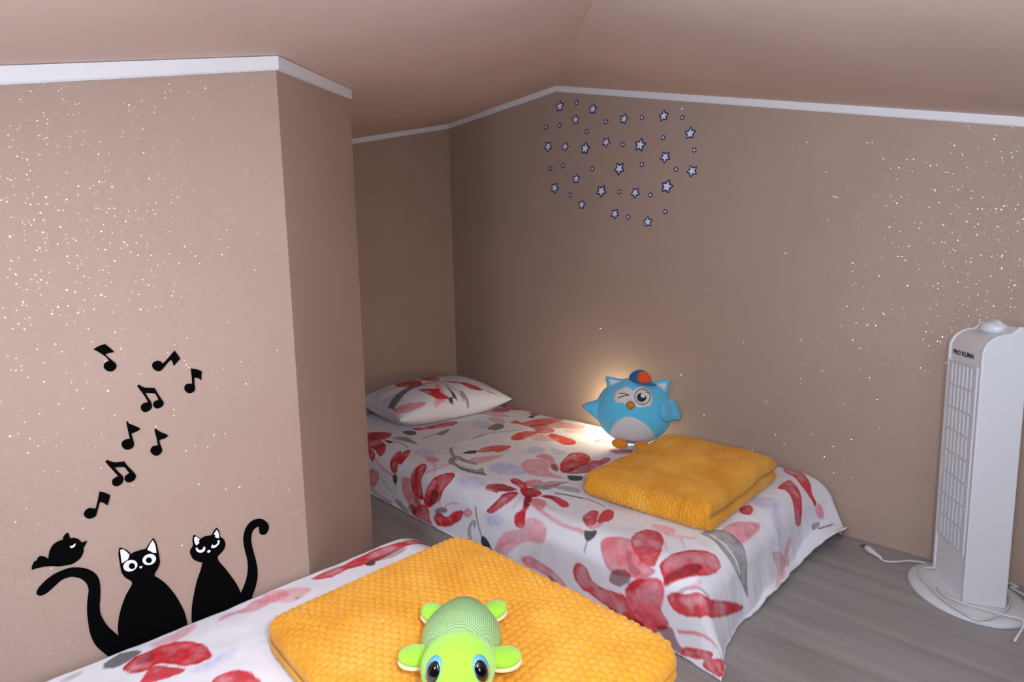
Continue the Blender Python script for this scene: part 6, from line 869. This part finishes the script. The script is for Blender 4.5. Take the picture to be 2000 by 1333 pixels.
mk = opatch('face_mask', OWL['mask'], 0.0020, M['owl_grey'], owl)
ey = opatch('eye_ring', OWL['ring'], 0.0026, M['thread'], mk, base=0.002)
opatch('eye_white', OWL['ringin'], 0.0033, M['owl_grey'], mk, base=0.002)
opatch('pupil', OWL['pupil'], 0.0040, M['thread'], mk, base=0.003)
opatch('glint', OWL['glint'], 0.0047, M['owl_grey'], mk, base=0.004)
tube('wink', [osurf(x, z, 0.003) for x, z in OWL['wink'][0]]+[osurf(x, z, 0.003) for x, z in OWL['wink'][1]], 0.0016, M['thread'], mk)
tube('eyelash', [osurf(x, z, 0.003) for x, z in OWL['lash']], 0.0013, M['thread'], mk)
bx_, by_, bz_ = OWL['beak']
blob('beak', osurf(bx_, bz_, 0.006), (OX, OY, OZ), (0.0175, 0.015, 0.0175), M['beak'], owl, 24, 16)
def wedge(name, tip, b0, b1, th, mat, parent, inner=None, yb=0.0):
    """Soft stuffed triangle in the owl frontal plane."""
    T, A, B = [Vector((p[0], p[2])) for p in (tip, b0, b1)]
    pts = smooth_outline([T, (T*0.55+A*0.45)+(A-B)*0.05, A, (A+B)/2, B, (T*0.55+B*0.45)+(B-A)*0.05], 5, 200)
    c = (T+A+B)/3; n = len(pts); V = []; Fc = []; rg = 6
    for sgn in (1, -1):
        V.append(oloc(c.x, yb+sgn*th, c.y))
        for k in range(1, rg+1):
            t = k/rg; hgt = th*math.sqrt(max(1-t*t, 0))
            for p in pts: q = c+(p-c)*t; V.append(oloc(q.x, yb+sgn*hgt, q.y))
    m = 1+rg*n
    for s0 in (0, m):
        for i in range(n): Fc.append((s0, s0+1+i, s0+1+(i+1) % n))
        for k in range(rg-1):
            for i in range(n): a = s0+1+k*n+i; b_ = s0+1+k*n+(i+1) % n; Fc.append((a, a+n, b_+n, b_))
    o = mesh(name, V, Fc, mat, parent, recalc=True)
    bmm = bmesh.new(); bmm.from_mesh(o.data); bmesh.ops.remove_doubles(bmm, verts=bmm.verts, dist=0.0003); bmesh.ops.recalc_face_normals(bmm, faces=bmm.faces)
    bmm.to_mesh(o.data); bmm.free()
    if inner:
        k2 = c*0.92+T*0.08; ip = [k2+(p-k2)*0.52 for p in pts]
        V = [oloc(k2.x, yb+th*1.06, k2.y)]+[oloc(p.x, yb+th*0.97, p.y) for p in ip]+[oloc(p.x, yb+th*0.5, p.y) for p in ip]
        Fc = [(0, 1+i, 1+(i+1) % n) for i in range(n)]+[(1+i, 1+n+i, 1+n+(i+1) % n, 1+(i+1) % n) for i in range(n)]
        mesh('inner_ear', V, Fc, inner, o, recalc=True)
    return o
wedge('ear', OWL['earL'], (-0.108, 0, 0.085), (-0.040, 0, 0.128), 0.014, M['owl_blue'], owl, M['owl_grey'], yb=0.012)
wedge('ear', OWL['earR'], (0.128, 0, 0.080), (0.058, 0, 0.128), 0.014, M['owl_blue'], owl, M['owl_grey'], yb=0.012)
def wing(tip, root_hi, root_lo, yb, th):
    return wedge('wing', tip, root_hi, root_lo, th, M['owl_blue'], owl, yb=yb)
wing((-0.212, 0, 0.006), (-0.115, 0, 0.050), (-0.130, 0, -0.056), 0.022, 0.019)
def wing_flap():
    """Right wing folded forward against the side of the body."""
    out = [(0.100, 0.058), (0.125, 0.075), (0.152, 0.070), (0.178, 0.035), (0.190, -0.012), (0.165, -0.018), (0.125, -0.015), (0.103, 0.010)]
    pts = smooth_outline(out, 5, 200); c = sum(pts, Vector((0, 0)))/len(pts); n = len(pts); V = []; Fc = []; rg = 6
    for sgn in (1, -1):
        for k in range(0, rg+1):
            t = k/rg; hgt = 0.013*math.sqrt(max(1-t*t, 0))
            for p in pts:
                q = c+(p-c)*t; yy = ORY*math.sqrt(max(1-(min(q.x, 0.150)/ORX)**2-(q.y/ORZ)**2, 0.02))+0.006-max(q.x-0.150, 0)*0.6
                V.append(oloc(q.x, yy+sgn*hgt, q.y))
    m = (rg+1)*n
    for s0 in (0, m):
        for k in range(rg):
            for i in range(n): a = s0+k*n+i; b_ = s0+k*n+(i+1) % n; Fc.append((a, a+n, b_+n, b_))
    o = mesh('wing', V, Fc, M['owl_blue'], owl, recalc=False)
    bmm = bmesh.new(); bmm.from_mesh(o.data); bmesh.ops.remove_doubles(bmm, verts=bmm.verts, dist=0.0004); bmesh.ops.recalc_face_normals(bmm, faces=bmm.faces)
    bmm.to_mesh(o.data); bmm.free(); return o
wing_flap()
# cap tipped on the head
cp = blob('cap', oloc(0.016, 0.006, 0.134), (OX, OY, OZ), (0.046, 0.045, 0.042), M['owl_deep'], owl, 32, 20)
cp['label'] = 'deep blue cap with an orange front'
blob('cap_front', oloc(0.0265, 0.026, 0.141), (OX, OY, OZ), (0.033, 0.030, 0.032), M['owl_red'], cp, 28, 18)
def brim(q):
    return (q.x, q.y, q.z-0.35*(q.x-0.0)**2/0.05+0.0)
blob('cap_brim', oloc(0.040, 0.046, 0.128), (OX, OY, (OZ-OX*0.12).normalized()), (0.040, 0.026, 0.006), M['owl_deep'], cp, 28, 12, fn=lambda q: (q.x, q.y, q.z-2.2*q.x*q.x+0.002))
for fx, fy in ((-0.046, 0.078), (0.044, 0.082)):
    blob('foot', oloc(fx, fy, -0.125)+Vector((0, 0, 0.003)), (OX, OY, Vector((0, 0, 1))), (0.033, 0.026, 0.0195), M['owl_orange'], owl, 28, 18)

# ------------------------------------------------------------------ green turtle toy on the near blanket
TZ = 0.342
tf = Vector((-0.700, -0.714, 0)).normalized(); tr = Vector((0.714, -0.700, 0)).normalized(); tu = Vector((0, 0, 1))
TO = Vector((0.492, 0.628, TZ))+tf*0.029+tr*0.003
tur = empty('plush_turtle', TO, 'small lime green plush turtle with big glossy eyes on the near mustard blanket', 'soft toy')
def tl(x, y, z): return tr*x+tf*y+tu*z
blob('body', tl(0, 0.0, 0.018), (tr, tf, tu), (0.050, 0.062, 0.018), M['cream'], tur, 36, 16)
sh = blob('shell', tl(0, -0.004, 0.014), (tr, tf, tu), (0.0615, 0.074, 0.050), M['shell'], tur, 56, 32,
          fn=lambda q: (q.x*(1.0-0.42*(max(0, -q.y)/0.074)**1.3), q.y, max(q.z, -0.004)))
me = sh.data; ul = me.uv_layers.new(name='UVMap')
for lp_ in me.loops:
    v = me.vertices[lp_.vertex_index].co; ul.data[lp_.index].uv = (v.dot(tr)*1.25+0.5, v.dot(tf)*1.15+v.z*0.9+0.5)
hd = blob('head', tl(0.004, 0.091, 0.039), (tr, tf, tu), (0.0505, 0.046, 0.043), M['lime'], tur, 48, 28)
for sx in (-1, 1):
    n = Vector((sx*0.63+0.08, 0.60, 0.40)).normalized(); nn = tr*n.x+tf*n.y+tu*n.z
    c = tl(0.004, 0.091, 0.039)+tr*(n.x*0.0505)+tf*(n.y*0.046)+tu*(n.z*0.043)
    vv = (tu-nn*tu.dot(nn)).normalized(); hh_ = vv.cross(nn)
    vv2 = (vv-hh_*0.12*sx).normalized(); hh2 = vv2.cross(nn)
    e = blob('eye', c-nn*0.004, (hh2, vv2, nn), (0.0135, 0.0180, 0.0075), M['eye_blue'], hd, 28, 16)
    inw = -tr*sx
    blob('pupil', c-nn*0.0012+(inw-nn*inw.dot(nn)).normalized()*0.0030-vv2*0.002, (hh2, vv2, nn), (0.0102, 0.0148, 0.0062), M['eye_black'], e, 24, 14)
def paddle(x, y, z, ang, L, W_, label=None):
    d = (tr*math.cos(ang)+tf*math.sin(ang)); s_ = Vector((-d.y, d.x, 0))
    leg = blob('flipper', tl(x, y, z+0.003), (d, s_, tu), (L, W_, 0.0115), M['lime'], tur, 28, 16, fn=lambda q: (q.x, q.y*(0.75+0.35*(q.x/L+1)/2), q.z+0.10*q.x))
    blob('sole', tl(x, y, z-0.0045), (d, s_, tu), (L*1.04, W_*1.06, 0.0055), M['cream'], leg, 28, 12, fn=lambda q: (q.x, q.y*(0.75+0.35*(q.x/L+1)/2), q.z+0.08*q.x))
paddle(-0.058, 0.041, 0.016, math.radians(172), 0.030, 0.021)
paddle(0.060, 0.048, 0.016, math.radians(6), 0.030, 0.021)
paddle(-0.047, -0.056, 0.016, math.radians(218), 0.028, 0.020)
paddle(0.043, -0.060, 0.016, math.radians(-38), 0.028, 0.020)

# ------------------------------------------------------------------ tower fan
FM = Vector((1.8555, 0.1685, 0.0)); FX = Vector((-0.885, -0.467, 0)).normalized(); FY = Vector((-0.467, 0.885, 0)).normalized()
fan = empty('tower_fan', FM-FY*0.055, 'white tower fan with vertical grille standing on the floor by the back wall', 'fan')
FO = FM-FY*0.055
def fp(x, y, z): return FM-FO+FX*x+FY*y+Vector((0, 0, z))
HW, FD, FH = 0.0935, 0.094, 0.742
def profile(inset=0.0, rf=0.055, rise=0.018, n=10):
    """Side outline of the body: y depth (0 at the front), z height, rounded over at the front of the top."""
    P = [(-inset, 0.024)]
    r = rf-inset
    cz = FH-inset-r
    for k in range(n+1):
        t = math.pi/2*k/n; P.append((-inset-r+r*math.cos(t), cz+r*math.sin(t)))
    P.append((-FD+0.02, FH-inset+rise)); P.append((-FD+0.006, FH-inset+rise-0.004)); P.append((-FD, FH-inset+rise-0.014)); P.append((-FD, 0.024))
    return P
def slab(name, prof, x0, x1, mat, parent, bev=0.0, taper=0.0):
    b = bmesh.new(); A = [b.verts.new(fp(x0, y, z)) for y, z in prof]; B = [b.verts.new(fp(x1, y, z)) for y, z in prof]
    n = len(prof); b.faces.new(A); b.faces.new(B[::-1])
    for i in range(n): b.faces.new((A[i], B[i], B[(i+1) % n], A[(i+1) % n]))
    bmesh.ops.recalc_face_normals(b, faces=b.faces)
    if bev > 0:
        ed = [e for e in b.edges if len(e.link_faces) == 2 and e.calc_face_angle(0) > 0.9]
        bmesh.ops.bevel(b, geom=ed, offset=bev, segments=3, affect='EDGES', profile=0.5)
    return from_bm(name, b, mat, parent, smooth=False)
slab('housing', profile(0.004, 0.055), -HW+0.008, HW-0.008, M['panel_plastic'], fan)
slab('side_panel', profile(0.0), -HW, -HW+0.0125, M['white_plastic'], fan, 0.0035)
slab('side_panel', profile(0.0), HW-0.0125, HW, M['white_plastic'], fan, 0.0035)
def fbox(b, x0, x1, y0, y1, z0, z1):
    v = [b.verts.new(fp(x, y, z)) for x in (x0, x1) for y in (y0, y1) for z in (z0, z1)]
    for f in ((0, 1, 3, 2), (4, 6, 7, 5), (0, 4, 5, 1), (2, 3, 7, 6), (0, 2, 6, 4), (1, 5, 7, 3)): b.faces.new([v[i] for i in f])
b = bmesh.new(); fbox(b, -0.066, 0.066, -0.006, -0.0036, 0.150, 0.650); from_bm('grille_shade_sheet', b, M['slot_shade'], fan)  # flat sheet on the housing, shade of the slots put into its colour
b = bmesh.new()
for i in range(7):
    x = -0.062+i*0.124/6; fbox(b, x-0.0050, x+0.0050, -0.0036, 0.0010, 0.150, 0.650)
for i in range(9):
    z = 0.150+i*0.500/8; fbox(b, -0.066, 0.066, -0.0036, 0.0018, z-0.0022, z+0.0022)
fbox(b, -0.0745, -0.066, -0.0036, 0.0012, 0.146, 0.654); fbox(b, 0.066, 0.0745, -0.0036, 0.0012, 0.146, 0.654)
from_bm('grille', b, M['white_plastic'], fan)
# control knob on the top
kc = fp(0.0, -0.062, FH+0.006)
kn = blob('control_knob', kc, (FX, FY, Vector((0, 0, 1))), (0.036, 0.030, 0.020), M['white_plastic'], fan, 36, 16, fn=lambda q: (q.x, q.y, max(q.z, -0.012)))
blob('knob_grip', kc+Vector((0, 0, 0.014)), (FX, FY, Vector((0, 0, 1))), (0.031, 0.008, 0.010), M['white_plastic'], kn, 24, 12)
# printed lettering
tc = bpy.data.curves.new('lettering', 'FONT'); tc.body = 'PRO KLIMA'; tc.size = 0.0225; tc.extrude = 0.0002; tc.align_x = 'CENTER'; tc.align_y = 'CENTER'; tc.offset = 0.0009
to = bpy.data.objects.new('lettering_source', tc); COL.objects.link(to)
bpy.context.view_layer.update()
tm = bpy.data.meshes.new_from_object(to.evaluated_get(bpy.context.evaluated_depsgraph_get())); bpy.data.objects.remove(to, do_unlink=True)
tm.name = 'lettering'
Rm = Matrix(((FX.x, 0, FY.x), (FX.y, 0, FY.y), (0, 1, 0)))
P0 = fp(-0.012, -0.0036, 0.676)
for v in tm.vertices: v.co = P0+Rm @ Vector((v.co.x*0.98, v.co.y*0.74, v.co.z))
tm.materials.clear(); lt = link('lettering', tm, M['ink'], fan, smooth=False); lt['label'] = 'dark printed lettering'
# oval base
def fan_base():
    V = []; Fc = []; prof = [(0.0, 0.0), (0.985, 0.0), (1.0, 0.004), (0.99, 0.010), (0.95, 0.015), (0.85, 0.020), (0.7, 0.0235), (0.0, 0.026)]
    n = 72
    for r_, z in prof:
        for i in range(n):
            t = 2*math.pi*i/n; V.append(fp(0.154*r_*math.cos(t)+0.0, -0.045+0.128*r_*math.sin(t), z))
    for k in range(len(prof)-1):
        for i in range(n): Fc.append((k*n+i, k*n+(i+1) % n, (k+1)*n+(i+1) % n, (k+1)*n+i))
    o = mesh('base', V, Fc, M['white_plastic'], fan, recalc=False)
    bmm = bmesh.new(); bmm.from_mesh(o.data); bmesh.ops.remove_doubles(bmm, verts=bmm.verts, dist=0.0002); bmesh.ops.recalc_face_normals(bmm, faces=bmm.faces); bmm.to_mesh(o.data); bmm.free()
    return o
fan_base()
def floc(P): return Vector(P)-FO
C1, C2, C3, C4 = STICK['cords']
rc = 0.0032
tube('power_cord', [floc(p) for p in C3]+[floc((2.005, 0.170, 0.010)), floc((2.012, 0.10, 0.012)), floc((1.985, 0.03, 0.02))]+[floc(p) for p in C4[1:]]+[floc((1.90, -0.03, 0.004)), floc((1.86, -0.10, 0.004))], rc, M['cord'], fan)
tube('cord_loop', [floc((1.935, 0.190, 0.028))]+[floc(p) for p in C1]+[floc((1.93, 0.060, 0.03))], rc, M['cord'], fan)
tube('cord_loop', [floc(p) for p in C2]+[floc((1.70, 0.02, 0.005))], rc*0.9, M['cord'], fan)
pa, pb = Vector((1.969, 0.385, 0.012))-FO, Vector((1.928, 0.335, 0.010))-FO
pg = tube('plug', [pa, pa*0.55+pb*0.45, pb], lambda t: 0.0085 if t < 0.15 else (0.010-0.006*max(0, t-0.3)/0.7), M['white_plastic'], fan, seg=12)
dr = (pa-pb).normalized(); sd_ = Vector((-dr.y, dr.x, 0))
for s_ in (-1, 1):
    tube('pin', [pa+sd_*s_*0.005, pa+sd_*s_*0.005+dr*0.018], 0.0022, M['metal'], pg)
